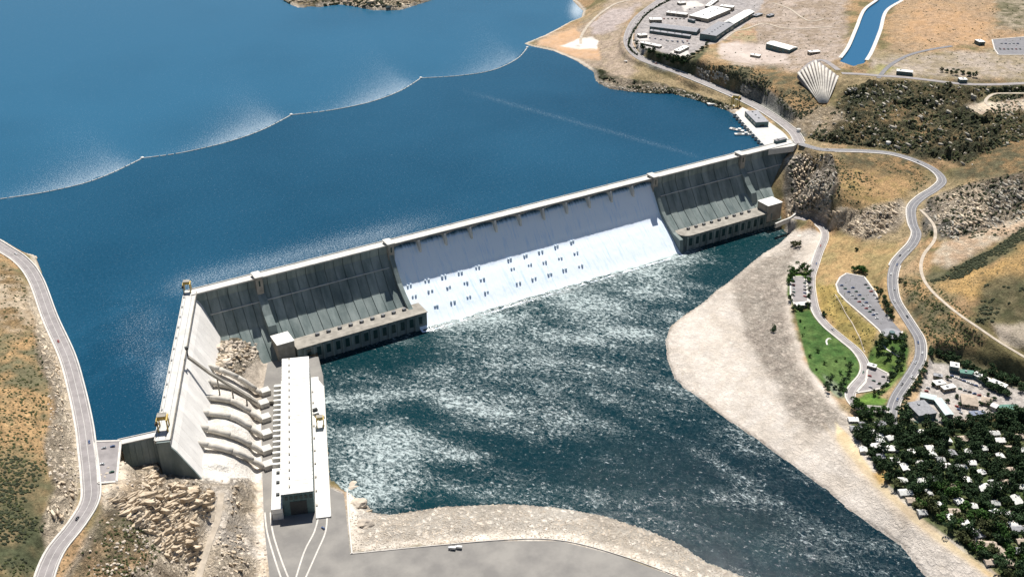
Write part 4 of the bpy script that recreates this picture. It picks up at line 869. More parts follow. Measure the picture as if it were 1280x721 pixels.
def gantry(loc, rz, label, s=1.0):
    t = empty('gantry_crane', loc, rz, label, 'crane')
    for x in (-6, 6):
        for y in (-5, 5):
            MB().bar((x, y, 0), (x*.8, y, 13), 1.3).build('leg', M['yellow'], t)
    MB().box(-6.5,6.5,-6,-4.4,13,15.4).build('girder', M['yellow'], t); MB().box(-6.5,6.5,4.4,6,13,15.4).build('girder', M['yellow'], t)
    MB().box(-4,3,-4.3,4.3,13.4,18).build('machinery_house', M['yellow'], t); MB().box(-4.4,3.4,-4.8,4.8,18.02,18.7).build('roof', M['conct'], t)
    MB().box(4,7.4,-7.4,-4.2,9.4,12.6).build('cab', M['dark'], t)
    t.scale = (s,)*3
    return t
q = J+du*2; a_fb = math.atan2(du[1], du[0]); nfb = np.array([.9367,-.35])
p = J+du*(-2)-nfb*9; gantry((p[0], p[1], 107.3), a_fb, 'ochre gantry crane at the far corner where forebay dam meets main dam', .9)
p = J+du*(LEN-22)-nfb*6; gantry((p[0], p[1], 107.3), a_fb, 'ochre gantry crane at the near end of the bright forebay dam', 1.05)
# wing dam to the left bank
A = U(151,552,107); B = np.array([*(J+du*(LEN-14)-nfb*12), 107.]); d = (B-A)[:2]; Lw = np.linalg.norm(d)
wg = empty('wing_dam', (A[0], A[1], 0), math.atan2(d[1], d[0]), 'short low wall of dark faced concrete joining the left bank to the forebay dam', 'dam')
n = 6; me = MB().prismx([(4,105.8),(-4,105.8),(-6,92),(-12,60),(4,60)], .1, Lw/n-.1).mesh('block', M['conc'])
for i in range(n): link('block', me, wg, (i*Lw/n, 0, 0))
MB().box(-3, Lw, -4.4, 4.4, 105.82, 107.1).build('roadway', M['concl'], wg); MB().box(-3, Lw, 4.42, 5.2, 105, 108.2).build('parapet', M['concl'], wg)
# corner block between both dams
# penstocks
pen = [[(268,458),(290,465),(324,490)],[(257,476),(288,480),(322,505)],[(255,495),(287,497),(324,523)],[(253,515),(287,517),(325,543)],[(253,533),(287,540),(325,563)],[(252,553),(290,560),(327,582)]]
lbp = ['farthest penstock beside the rocky gully','second penstock below the inclined trestle','third penstock from the far end','fourth penstock, middle of the bright slope','fifth penstock, next to the nearest one','nearest penstock above the pale rock slope']
for (a, b_, c_), lb in zip(pen, lbp):
    A = U(a[0]-5, a[1]-2, 61)-np.array([0,0,3.0]); B = U(*b_, 50)-np.array([0,0,4.5]); Cc = U(*c_, 16)
    P = crom([A-np.array([14,-5,-3.]), A, B, (B+Cc)/2+np.array([0,0,2.]), Cc, Cc+(Cc-B)*.12], 6)
    t = empty('penstock', tuple(B-np.array([0,0,6])), 0, 'buried concrete '+lb, 'penstock', 'penstocks down the slope'); o = np.array(t.location)
    n = 4; k = len(P)//n
    for i in range(n):
        seg = P[i*k:(i+1)*k+1] if i < n-1 else P[i*k:]
        MB().tube([s-o for s in seg], 3.7, 18).build('pipe_section', M['pipe'], t, smooth=True)
        if i == 0: MB().tube([seg[0]-o, seg[0]-o+(seg[1]-seg[0])*.12], 4.6, 18).build('collar', M['pipe'], t)
    MB().box(Cc[0]+2-o[0], Cc[0]+14-o[0], Cc[1]-8-o[1], Cc[1]+4-o[1], 10-o[2], 19-o[2]).build('anchor_block', M['concl'], t)
# inclined trestle
t = empty('trestle', tuple(U(235,448,100)), 0, 'dark inclined service trestle crossing the bright slope from the forebay dam crest', 'trestle'); o = np.array(t.location)
A = U(235,446,108)-o; B = U(262,466,82)-o; Cc = U(322,503,30)-o
for a, b_ in ((A, B), (B, Cc)): MB().bar(a, b_, 4, 3).build('beam', M['conct'], t); MB().bar(Vector(a)+Vector((0,0,1.7)), Vector(b_)+Vector((0,0,1.7)), 2.4, .3).build('walkway', M['dark'], t)
for k in (.15,.45,.75):
    p = B+(Cc-B)*k; MB().bar(p, (p[0], p[1], ground_z(p[0]+o[0], p[1]+o[1])-2-o[2]), 1.6).build('leg', M['conct'], t)
MB().tube([A+np.array([0,0,-2]), A+np.array([0,0,13])], .9, 8).box(A[0]-2, A[0]+2, A[1]-2, A[1]+2, A[2]+12, A[2]+15).build('mast', M['dark'], t)
# ------------------------------------------------------------------ third powerhouse
u3 = np.array([.339,.9408]); O3 = np.array([-575.,-405.])
t3 = empty('powerhouse', (O3[0], O3[1], 12.3), math.atan2(u3[1], u3[0]), 'long white roofed powerhouse standing along the river at the foot of the penstocks', 'powerhouse')
# local x = along upstream, local -y = right (river side)
LN = 288
MB().box(0, LN, -35, 0, 0, 31).build('wall', M['wallt'], t3)
nr = 38; me = MB().box(.35, LN/nr-.35, -35.8, .8, 31.02, 32).mesh('roof_panel', M['roofph']); vt = MB().tube([(LN/nr/2,-17,32),(LN/nr/2,-17,33.6)], [.9,1.1], 8).mesh('roof_vent', M['conct'])
vt = MB().tube([(LN/nr/2,-9,32),(LN/nr/2,-9,33.8)], [.9,1.1], 8).mesh('roof_vent', M['conct'])
for i in range(nr):
    x = i*LN/nr; link('roof_panel', me, t3, (x, 0, 0))
    if i % 2: link('roof_vent', vt, t3, (x, 0, 0))
MB().box(-.4, -.02, -27, -8, .3, 20).build('door', M['dark'], t3); 
for k in range(6): MB().box(-.45, -.02, -34+k*5.6, -31+k*5.6, 23, 28).build('window', M['glass'], t3)
MB().box(-5, LN-26, .82, 13, 0, 8.4).build('gallery', M['wallw'], t3); MB().box(66, LN-28, .83, 12.6, 8.42, 9).build('dark_slot_slab', M['dark'], t3)  # dark slab added to darken the gaps between the piers
MB().box(-5, 66, .82, 13.2, 9.02, 16).build('annex', M['roofw'], t3)
nf = 17; fin = MB().prismx([(.85,16),(13,16),(13,9.02),(.85,9.02)], 0, 3.4).mesh('pier', M['roofw']); sl_ = MB().box(5.0, 9.6, 4, 8.5, 9.02, 11.6).mesh('transformer', M['dark'])
for i in range(nf):
    x = 66+i*11.2; link('pier', fin, t3, (x, 0, 0)); link('transformer', sl_, t3, (x, 0, 0))
MB().box(66, 66+nf*11.2, .84, 3.4, 16.02, 17).build('busway', M['roofw'], t3)
for k in (18, 40, 58): MB().box(k, k+3.5, 4, 8, 16.02, 18).build('roof_hatch', M['dark'], t3)
MB().prismz([(-12,-36),(-12,-53),(255,-53),(272,-46),(280,-46),(280,-36)], -12, 1.6).build('tailrace_deck', M['roofw'], t3)
for k in range(10): MB().box(8+k*26, 11+k*26, -38.6, -36.6, 1.62, 3.0).build('stoplog_slot', M['conct'], t3)
MB().box(-12, 255, -53.4, -53.02, -4, 3).build('parapet', M['concl'], t3)
p = O3+u3*165+np.array([.9408,-.339])*46
gantry((p[0], p[1], 13.9), math.atan2(u3[1], u3[0]), 'ochre and dark gantry crane on the river side deck of the white powerhouse', .85)
for k, (uu, vv) in enumerate(((200,40),(188,42),(180,47))):
    p = O3+u3*uu+np.array([.9408,-.339])*vv
    tag(MB().box(-3,3,-2,2,0,3).box(-2,2,-1.4,1.4,3,3.6).build('crate', M['dark'], None, loc=(p[0], p[1], 13.9)), ('dark equipment crate on the tailrace deck, farthest of three','dark equipment crate on the tailrace deck, middle of three','dark equipment crate on the tailrace deck, beside the gantry crane')[k], 'crate')
p = G(300,462)
# cross gallery from penstock slope to the powerhouse
A = U(322,503,14); B = U(344,503,14)
tag(MB().bar((A[0],A[1],16), (B[0],B[1],16), 5, 4).build('walkway_bridge', M['conct']), 'small dark walkway crossing the lane behind the white powerhouse', 'walkway')

# ------------------------------------------------------------------ right end: pumping plant deck, barges, crane
pz = 107.45
Pp = [U(a, b, 107) for a, b in [(919,141),(930,133),(946,131),(960,141),(972,154),(984,167),(997,180),(992,183),(961,187),(950,176),(938,163),(927,151)]]
tag(MB().prismz([(p[0], p[1]) for p in Pp], 96, pz).build('intake_deck', M['concl']), 'white concrete intake deck beside the lake at the right end of the dam', 'deck')
E0, E1 = U(920,142,107), U(961,186,107); d = (E1-E0)[:2]; L_ = np.linalg.norm(d); nrm = np.array([-d[1], d[0]])/L_
if nrm@np.array([-1., 0]) < 0: nrm = -nrm
pl = empty('intake_plant', (E0[0], E0[1], 95), math.atan2(d[1], d[0]), 'row of concrete intake piers with dark openings along the lake edge of the white deck', 'intake'); sgn = 1 if (np.array([-d[1], d[0]])/L_)@nrm > 0 else -1
n = 12; pr = MB().box(0, 3.2, -.2*sgn if sgn > 0 else -6, 6 if sgn > 0 else .2, 0, 12.6).mesh('pier', M['concl']); op = MB().box(3.3, L_/n-.1, *(sorted((0.0, 2.0*sgn))), 0, 11).mesh('gate', M['dark'])
for i in range(n): link('pier', pr, pl, (i*L_/n, 0, 0)); link('gate', op, pl, (i*L_/n, 0, 0))
def barge(a, b, w_, label):
    A, B = U(*a, 101), U(*b, 101); d = B-A; L = np.linalg.norm(d)
    t = empty('barge', (A[0], A[1], 99.9), math.atan2(d[1], d[0]), label, 'barge')
    MB()._a([(0,-w_/2,0),(L,-w_/2,0),(L,w_/2,0),(0,w_/2,0),(-3,-w_/2,2.4),(L+3,-w_/2,2.4),(L+3,w_/2,2.4),(-3,w_/2,2.4)], [(0,3,2,1),(4,5,6,7),(0,1,5,4),(1,2,6,5),(2,3,7,6),(3,0,4,7)]).build('hull', M['wallw'], t)
    MB().box(L*.6, L*.85, -w_*.3, w_*.3, 2.42, 5.4).build('cabin', M['roofw'], t); MB().box(L*.1, L*.4, -w_*.3, w_*.3, 2.42, 3.2).build('hatch', M['conct'], t)
barge((914,161),(928,164),9,'white barge moored farther out beside the intake deck'); barge((920,168),(937,168),8,'white barge moored closest to the intake deck piers')
p = U(919,132,108); gantry((p[0], p[1], 107.6), .6, 'large ochre crane beside the lakeside highway above the barges', 1.25)
P = crom([U(a, b, 101.5) for a, b in [(884,131),(900,130),(912,129),(920,134)]], 6); tag(ribbon(P, -5, 5, 2.5, M['concl'], 'boat_ramp', None, 6), 'pale concrete boat ramp below the ochre crane', 'ramp')

# ------------------------------------------------------------------ pump discharge pipes
TL, TR, TM, BT = U(998,93,170), U(1047,94,170), U(1020,84,171), U(1029,129,139)
pt = empty('discharge_pipes', tuple(BT), 0, 'fan of white pump discharge pipes climbing the hill to the canal', 'pipeline'); o = BT
npipe = 12
for i in range(npipe):
    s = i/(npipe-1); top = TL+(TR-TL)*s; top = top+np.array([0,0,0.]); 
    up = (TM-(TL+TR)/2)*(1-abs(2*s-.9))*.9; top = top+np.array([up[0], up[1], 0])
    bot = BT+(TR-TL)*(s-.5)*.2
    pn = np.cross(TR-TL, BT-TL); top[2] = TL[2]-((top[0]-TL[0])*pn[0]+(top[1]-TL[1])*pn[1])/pn[2]
    P = [bot+(top-bot)*k/3 for k in range(4)]
    MB().tube([p_-o for p_ in P], [1.0,1.6,2.1,2.6], 10).build('pipe', M['pipe'], pt, smooth=True)
TM = TM.copy(); TM[2] = TL[2]-((TM[0]-TL[0])*pn[0]+(TM[1]-TL[1])*pn[1])/pn[2]; wd_ = [TL, TM, TR, BT]; cen = sum(wd_)/4
MB()._a([tuple(p_-o+(p_-cen)*.05+np.array([0,0,-dz])) for dz in (2.6, 8) for p_ in wd_], [(0,1,2,3),(7,6,5,4),(0,4,5,1),(1,5,6,2),(2,6,7,3),(3,7,4,0)]).build('slab', M['asph'], pt)

# ------------------------------------------------------------------ log boom
logm = MB().tube([(-5.3,0,0),(5.3,0,0)], 1.15, 8).mesh('boom_log', M['log'])
lbs = ['long floating log boom arc at far left of the lake','second floating log boom arc from the left shore','third floating log boom arc, middle of the lake','floating log boom arc that ends at the sandy point']
for arc, lb in zip(BOOM, lbs):
    P = crom([U(a, b, 100.2) for a, b in arc], 10.8); t = empty('log_boom', tuple(P[-1]), 0, lb, 'log boom', 'arcs of the log boom')
    for a, b_ in zip(P[:-1], P[1:]):
        m_ = (a+b_)/2-P[-1]; o = link('boom_log', logm, t, tuple(m_)); o.rotation_euler = (0, 0, math.atan2(b_[1]-a[1], b_[0]-a[0]))
    MB().tube([(0,0,-1),(0,0,2),(0,0,3.2)], [3.2,3.2,1.2], 10).build('anchor_buoy', M['roofw'], t)
#PART2
# ------------------------------------------------------------------ buildings
GROUND_UP = .0
def building(name, A, B, w_, h, roof, wall, rtype, label, cat='building', group=None, nwin=4, z=None, rr=1.6):
    """A, B: ends of the long axis (px) at roof level; built on the ground below"""
    g = G((A[0]+B[0])/2, (A[1]+B[1])/2+h*.35)
    zg = g[2] if z is None else z
    a = U(*A, zg+h); b_ = U(*B, zg+h); d = (b_-a)[:2]; Lb = max(4., np.linalg.norm(d)); c = (a+b_)/2
    zz = min(ground_z(c[0]+sx*Lb*.45*d[0]/Lb, c[1]+sx*Lb*.45*d[1]/Lb) for sx in (-1,0,1)) if z is None else z
    t = empty(name, (c[0], c[1], float(zz)), math.atan2(d[1], d[0]), label, cat, group)
    x, y = Lb/2, w_/2; hh = zg+h-float(zz)
    MB().box(-x, x, -y, y, -2, hh).build('wall', M[wall], t)
    if rtype == 'gable':
        r_ = MB(); r_._a([(-x-.6,-y-.6,hh),(x+.6,-y-.6,hh),(x+.6,y+.6,hh),(-x-.6,y+.6,hh),(-x-.6,0,hh+rr),(x+.6,0,hh+rr)], [(0,3,2,1),(0,1,5,4),(2,3,4,5),(0,4,3),(1,2,5)]); r_.build('roof', M[roof], t)
    elif rtype == 'hip':
        i_ = min(y, x*.7); r_ = MB(); r_._a([(-x-.6,-y-.6,hh),(x+.6,-y-.6,hh),(x+.6,y+.6,hh),(-x-.6,y+.6,hh),(-x+i_,0,hh+rr),(x-i_,0,hh+rr)], [(0,3,2,1),(0,1,5,4),(2,3,4,5),(0,4,3),(1,2,5)]); r_.build('roof', M[roof], t)
    else:
        MB().box(-x-.4, x+.4, -y-.4, y+.4, hh+.01, hh+.9).build('roof', M[roof], t)
        for k in range(max(1, int(Lb/18))):
            q = MB().box(-x+6+k*18, -x+9+k*18, -1.4, 1.4, hh+.92, hh+2.3).build('roof_vent', M['steel'], t)
    if nwin:
        wn = MB().box(-Lb/nwin*.3, Lb/nwin*.3, -.12, .12, hh*.35, hh*.72).mesh('window', M['glass'])
        for k in range(nwin):
            for s in (-1, 1): link('window', wn, t, (-x+(k+.5)*Lb/nwin, s*(y+.02), 0))
        dr_ = MB().box(-.12, .12, -w_*.16, w_*.16, 0, min(hh*.7, 4)).mesh('door', M['dark'])
        for s in (-1, 1): link('door', dr_, t, (s*(x+.03), 0, 0))
    return t
def bl(*a, **k): return building('industrial_building' if k.pop('ind', True) else 'building', *a, **k)
bl((834,15),(859,18),16,7,'roofw','wallb','flat','white roofed shed at the back left of the fenced yard')
bl((812,24),(827,24),18,7,'roofw','wallb','flat','small white square building near the yard fence above the grey hall')
bl((815,31),(873,38),34,8,'roofg','wallt','gable','long wide grey roofed hall across the middle of the fenced yard', rr=4)
bl((813,38),(863,45),12,6,'roofg','wallt','flat','narrow dark grey shed in front of the long grey hall')
bl((798,44),(808,43),14,6,'roofw','wallb','flat','small white building at the left corner of the fenced yard')
bl((802,53),(826,58),12,4,'roofw','wallb','flat','low white shed along the bottom left of the fenced yard')
bl((846,64),(858,58),14,5,'roofw','wallb','flat','low white building at the bottom tip of the fenced yard')
bl((873,22),(902,10),52,9,'roofw','wallb','flat','large bright white roofed warehouse in the yard')
bl((901,7),(917,9),18,9,'roofw','wallb','flat','white wing at the upper right of the big white warehouse')
bl((885,44),(908,29),40,14,'roofg','wallt','flat','tall blue grey hall with dark teal end wall in front of the white warehouse')
bl((911,29),(937,14),26,12,'roofw','wallt','gable','long white gabled warehouse at the right of the yard', rr=4)
bl((963,53),(992,61),30,9,'roofw','wallt','gable','isolated long white gabled shed on the plateau with a dark end wall', rr=3)
bl((1011,65),(1024,64),12,5,'roofw','wallb','flat','small white shed left of the blue canal')
bl((848,4),(856,3),14,5,'roofw','wallb','flat','small pale building at the upper edge of the yard')
bl((884,8),(896,-1),12,5,'roofw','wallb','flat','narrow white building slanting at the top of the yard')
bl((861,24),(868,26),8,6,'roofg','wallt','flat','little grey hut left of the large white warehouse', nwin=0)
bl((943,20),(951,17),12,5,'roofg','wallt','flat','small dark shed just right of the long white gabled warehouse')
bl((960,20),(966,18),10,5,'roofg','wallt','flat','small dark shed standing alone right of the warehouses')
bl((1121,88),(1141,90),14,6,'roofw','wallt','flat','white flat building with a dark front on the road right of the canal')
bl((1199,99),(1208,99),12,6,'roofw','wallt','flat','white flat hut between dark trees beside the plateau road')
bl((1222,50),(1228,53),14,7,'roofw','wallt','flat','small white building left of the grey plateau yard')
bl((939,68),(950,70),12,4,'roofw','wallb','flat','low pale hut on the bleached gravel pad')
# pumping plant building & deck sheds
bl((939,139),(953,153),26,9,'roofg','wallt','flat','grey roofed pumping plant hall on the white intake deck', z=107.5)
bl((969,176),(982,173),7,5,'asphd','wallt','flat','small dark shed near the dam end of the white deck', z=107.5, nwin=0)
# commercial district
tw = dict(ind=False)
bl((1144,502),(1160,518),26,8,'roofg','wallt','flat','big grey flat roofed store beside the highway, dark front wall', **tw)
bl((1151,493),(1170,497),11,6,'roofteal','wallt','gable','pale teal roofed motel wing running left to right', **tw)
bl((1172,498),(1187,518),11,6,'roofteal','wallt','gable','pale teal roofed motel wing running toward the camera', **tw)
bl((1168,479),(1180,477),10,5,'roofw','wallb','flat','small white building left in the cluster at the town entrance', **tw)
bl((1178,485),(1193,482),8,5,'roofw','wallb','flat','small white building lowest in the cluster at the town entrance', **tw)
bl((1167,468),(1178,470),7,4,'roofg','wallb','flat','small grey building highest in the cluster at the town entrance', **tw)
bl((1188,455),(1199,457),12,9,'roofw','wallt','flat','white square building at the left end of the row below the hill', **tw)
bl((1200,464),(1217,466),9,6,'roofgreen','wallt','flat','dark green roofed building second in the row below the hill', **tw)
bl((1218,466),(1237,476),10,6,'roofw','wallt','flat','white roofed building third in the row below the hill', **tw)
bl((1239,475),(1258,483),9,6,'roofw','wallt','flat','white roofed building at the right end of the row below the hill', **tw)
bl((1202,498),(1222,501),24,6,'rooftan','wallb','hip','hip roofed tan and green complex in the middle of the paved block', rr=4, **tw)
bl((1227,498),(1240,501),14,5,'rooftan','wallb','hip','smaller hip roofed building right of the tan complex', rr=3, **tw)
bl((1213,517),(1231,516),9,5,'blue','wallw','flat','narrow blue edged building at the lower edge of the paved block', **tw)
bl((1250,511),(1274,510),16,5,'roofgreen','wallt','flat','dark green flat roofed building at the right tip of the paved block', **tw)
bl((1240,505),(1247,508),9,6,'roofw','wallw','gable','small white gabled building beside the dark green flat roof', **tw)
# visitor centre and park pavilions
g = G(1113,418)
vc = empty('visitor_centre', tuple(U(1115,416,40)-np.array([0,0,12])), -.2, 'round flat roofed visitor centre with dark glass wall below the big car park', 'building')
MB().tube([(0,0,-12),(0,0,10)], 11.5, 28).build('wall', M['glass'], vc); MB().tube([(0,0,10.02),(0,0,11.4)], 14, 32).build('roof', M['roofg'], vc); MB().tube([(0,0,11.42),(0,0,14)], 4, 18).build('dome', M['wallt'], vc)
rb = MB().bar((11.8,0,0), (11.8,0,10), .6).mesh('mullion', M['wallt'])
for k in range(16): o = link('mullion', rb, vc); o.rotation_euler = (0,0,k*math.pi/8)
bl((1085,455),(1095,458),8,5,'roofw','wallb','flat','small white kiosk where the lower road meets the car park', **tw)
bl((995,380),(1008,379),9,4,'roofw','wallb','hip','white roofed park pavilion at the lower end of the small car park', **tw)
# ------------------------------------------------------------------ town houses
hs = [(1066,524,13),(1067,535,9),(1078,532,11),(1100,529,13),(1092,540,9),(1099,547,22),(1112,547,10),(1095,557,14),(1111,560,20),(1079,562,10),(1131,584,13),(1148,578,6),(1161,559,9),(1150,540,9),(1165,567,8),
 (1202,548,14),(1242,541,12),(1249,550,12),(1184,550,7),(1175,574,9),(1278,562,12),(1181,582,12),(1199,583,14),(1214,578,10),(1260,587,12),(1268,592,11),(1167,599,14),(1229,609,14),(1243,606,15),(1258,602,12),(1190,609,10),
 (1131,615,14),(1138,625,8),(1192,639,13),(1189,647,8),(1207,656,15),(1222,667,15),(1220,679,14),(1237,680,13),(1251,690,15),(1273,660,18),(1271,625,14),(1243,640,10),(1259,642,12),(1277,676,12),(1271,688,12),(1189,612,8),(1174,632,10),(1243,628,8),(1160,616,9),(1209,600,8),(1225,590,8),(1250,570,9),(1228,560,8),(1210,565,8),(1150,600,8),(1275,608,9),(1262,655,14),(1215,632,9),(1198,626,8),(1262,704,8),(1236,702,9),(1152,640,8),(1128,600,8),(1140,565,9),(1275,545,9),(1262,560,8),(1190,566,8),(1118,575,8),(1100,570,8)]
roofs = ['roofw','rooftile','rooftan','rooftile','roofw','roofg']; words = {'roofw':'white','rooftile':'pale','roofteal':'pale teal','roofg':'grey', 'rooftan':'tan'}
def hmesh(L_, W_, rf):
    x, y = L_/2, W_/2; p = []
    p.append(('wall', MB().box(-x,x,-y,y,-1,3.0).mesh('wall', M['wallw'])))
    r_ = MB(); r_._a([(-x-.7,-y-.7,3),(x+.7,-y-.7,3),(x+.7,y+.7,3),(-x-.7,y+.7,3),(-x-.7,0,5),(x+.7,0,5)], [(0,3,2,1),(0,1,5,4),(2,3,4,5),(0,4,3),(1,2,5)])
    p.append(('roof', r_.mesh('roof', M[rf]))); p.append(('door', MB().box(-.6,.6,-y-.06,-y+.05,0,2.1).mesh('door', M['dark'])))
    wn = MB().box(-.9,.9,-.06,.06,1,2.2).mesh('window', M['glass']); p.append(('window', wn)); p.append(('chimney', MB().box(x*.4,x*.4+.9,.4,1.3,3.5,6).mesh('chimney', M['rooftan'])))
    return p
HM = {}
R2 = random.Random(5)
for i, (hx, hy, L_) in enumerate(hs):
    rf = roofs[R2.randrange(6)]; Lq = max(9, round(L_/3)*3*1.0); key = (Lq, rf)
    if key not in HM: HM[key] = hmesh(Lq, 8.5 if Lq < 13 else 10, rf)
    g = G(hx, hy+2)
    cells = ('along the river bank road' if hx < 1140+ (hy-560)*.8 else 'near the right edge of the photo' if hx > 1245 else 'below the paved block' if hy < 575 else 'among trees in the middle of the town' if hy < 640 else 'among the trees at the lower end of the town')
    sz = 'long' if Lq > 13 else 'small'
    t = empty('house', (g[0], g[1], float(ground_z(g[0], g[1]))), R2.choice([-.5,-.45,-.55,1.07,1.1,-.2,.9]), f'{sz} {words[rf]} roofed house {cells}', 'house', 'houses in the riverside town')
    for nm, me in HM[key]:
        if nm == 'window':
            for s in (-1, 1):
                for k in (-.28,.28): link('window', me, t, (Lq*k, s*((8.5 if Lq < 13 else 10)/2+.02), 0))
        else: link(nm, me, t)
HXY = np.array([G(a, b+2)[:2] for a, b, c in hs])
# ------------------------------------------------------------------ trees
def crown_mesh(seed, r, h, n, m, leaf=1.2, flat=1.0):
    g = np.random.default_rng(seed)
    nb = 7; bc = np.c_[g.normal(0, r*.42, nb), g.normal(0, r*.42, nb), h*.30+g.random(nb)*h*.62]; br = r*(.42+.3*g.random(nb))
    k = g.integers(0, nb, n); d = g.normal(size=(n, 3)); d /= np.linalg.norm(d, axis=1)[:, None]; d[:, 2] = np.abs(d[:, 2])*.8+d[:, 2]*.2
    c = bc[k]+d*(br[k]*(.65+.4*g.random(n)))[:, None]
    nrm = d+g.normal(0, .5, (n, 3)); nrm /= np.linalg.norm(nrm, axis=1)[:, None]
    u = np.cross(nrm, g.normal(size=(n, 3))); u /= np.linalg.norm(u, axis=1)[:, None]; v = np.cross(nrm, u)
    s = leaf*(.6+.8*g.random(n))[:, None]
    P = np.stack([c-u*s, c-v*s*.7, c+u*s, c+v*s*.7], 1).reshape(-1, 3)
    return npmesh('crown', P, np.arange(4*n).reshape(-1, 4), m)
def trunk_mesh(h, r): 
    mb = MB().tube([(0,0,-1),(0,0,h*.3),(.3,.2,h*.6)], [r, r*.7, r*.35], 6)
    for a in (0.3, 2.2, 4.3): mb.tube([(0,0,h*.28),(math.cos(a)*h*.2, math.sin(a)*h*.2, h*.55)], [r*.5, r*.2], 5)
    return mb.mesh('trunk', M['bark'])
KIND = []
for k in range(5):
    for mk, wd_ in (('leafd','dark green'),('leafm','bright green'),('leafo','olive')):
        KIND.append((mk, wd_, crown_mesh(30+k, 5.2+.4*k, 8+1.2*k, 420, M[mk], .95), trunk_mesh(8+1.2*k, .35)))
BYK = {m_: [q for q in KIND if q[0] == m_] for m_ in ('leafd','leafm','leafo')}
def tree(x, y, kind, sc, label, group):
    q = R2.choice(BYK[kind]); t = empty('leafy_tree', (x, y, float(ground_z(x, y))-.2), R2.random()*6.28, label.replace('#', q[1]), 'tree', group); t.scale = (sc, sc, sc*(.85+.3*R2.random()))
    link('trunk', q[3], t); link('crown', q[2], t)
def sample(P, n, g):
    x0 = min(p[0] for p in P); x1 = max(p[0] for p in P); y0 = min(p[1] for p in P); y1 = max(p[1] for p in P)
    a = g.uniform(x0, x1, n*6); b = g.uniform(y0, y1, n*6); m = inpoly(a, b, P)
    return a[m][:n], b[m][:n]
gt = np.random.default_rng(11)
TOWN = [(1062,528),(1090,520),(1112,522),(1118,536),(1150,538),(1180,532),(1230,522),(1282,518),(1330,520),(1330,760),(1275,735),(1240,708),(1195,672),(1150,640),(1112,604),(1092,580),(1075,555)]
a, b = sample(TOWN, 1500, gt); Q = ground(a, b); acc = []
for p, ax, bx in zip(Q, a, b):
    if np.hypot(*(HXY-p[:2]).T).min() < 9.2: continue
    if acc and np.hypot(*(np.array([q[:2] for q in acc])-p[:2]).T).min() < 6.8: continue
    acc.append(p)
    if len(acc) >= 420: break
acc = sorted(acc, key=lambda p: np.linalg.norm(p-C0)); town_n = len(acc)
for p in acc[:112]:
    px_, py_2 = proj(p[None]); px_ = px_[0]; py_2 = py_2[0]
    col_ = 'left edge' if px_ < 1130+(py_2-540)*.62 else 'middle' if px_ < 1235 else 'right edge'
    row_ = 'bottom' if py_2 > 690 else 'lower part' if py_2 > 660 else 'lower middle' if py_2 > 630 else 'upper middle' if py_2 > 590 else 'top'
    sc_ = .85+.5*R2.random(); sz_ = 'large' if sc_ > 1.15 else 'small' if sc_ < .97 else 'medium'
    tree(p[0], p[1], R2.choice(['leafd','leafd','leafd','leafm','leafm','leafo']), sc_, f'{sz_} # tree among the roofs at the {col_} of the town, {row_}', 'trees filling the riverside town')
rest = acc[112:]
def merge(items, mm, name, m, kind='stuff'):
    Vs = []; 
    for (x, y, z, s, r, me) in items:
        co_ = np.empty(len(me.vertices)*3, np.float32); me.vertices.foreach_get('co', co_); co_ = co_.reshape(-1, 3)*s; c, s_ = math.cos(r), math.sin(r)
        co_ = np.c_[co_[:, 0]*c-co_[:, 1]*s_+x, co_[:, 0]*s_+co_[:, 1]*c+y, co_[:, 2]+z]; Vs.append(co_)
    Vs = np.concatenate(Vs); return tag(link(name, npmesh(name, Vs, np.arange(len(Vs)).reshape(-1, 4), m)), kind=kind)
merge([(p[0], p[1], float(ground_z(p[0], p[1]))-.5, .9+.4*R2.random(), R2.random()*6, R2.choice(BYK['leafd'])[2]) for p in rest], None, 'town_tree_canopy', M['leafd'])
def grove(pts, kind, s0, s1, label, group):
    for (x, y) in pts:
        p = G(x, y); tree(p[0], p[1], kind, s0+(s1-s0)*R2.random(), label, group)
grove([(1253,525),(1262,528),(1272,524),(1281,527)], 'leafd', 1.5, 1.8, '# big round tree at the right lower edge of the paved block', 'big round trees by the paved block')
grove([(1128,520),(1131,526)], 'leafd', 1.2, 1.4, '# round tree on the corner left of the grey flat roofed store', 'trees by the store')
grove([(1180,528),(1184,533),(1192,530)], 'leafd', 1.0, 1.2, '# tree below the teal roofed motel', 'trees below the motel')
grove([(988,348),(990,343),(996,341),(1002,340),(1008,341),(1011,346),(1011,352),(986,355)], 'leafm', .8, 1.1, '# tree round the top end of the small car park', 'trees round the small car park')
grove([(1012,363),(1011,372),(1010,383),(998,386),(1002,388),(992,388),(987,376)], 'leafd', .6, .8, '# small tree beside the small car park and the lawn top', 'small trees at the top of the lawn')
grove([(1068,339),(1074,338),(1079,341),(1077,337)], 'leafm', .9, 1.1, '# tree at the upper end of the large car park', 'trees above the large car park')
grove([(1100,368),(1104,374),(1106,381),(1109,386),(1111,392),(1114,398),(1096,362)], 'leafd', .6, .9, '# tree in the row right of the large car park', 'row of trees right of the large car park')
grove([(1101,424),(1106,428),(1112,424),(1120,424),(1126,422),(1130,428),(1128,436),(1122,444),(1116,440),(1109,447),(1100,440),(1128,448),(1122,455),(1126,462),(1113,470),(1105,432),(1095,430)], 'leafd', .6, .95, '# tree in the park below the round visitor centre', 'trees below the visitor centre')
grove([(1103,488),(1108,482),(1112,476),(1117,471),(1098,492),(1120,464),(1092,494)], 'leafd', .6, .9, '# tree in the row between highway and lower car park', 'trees by the lower car park')
grove([(1072,507),(1077,512),(1083,516),(1090,515),(1068,513),(1098,517),(1104,515),(1074,520),(1086,522)], 'leafm', .8, 1.1, '# tree on the corner below the road junction', 'trees below the road junction')
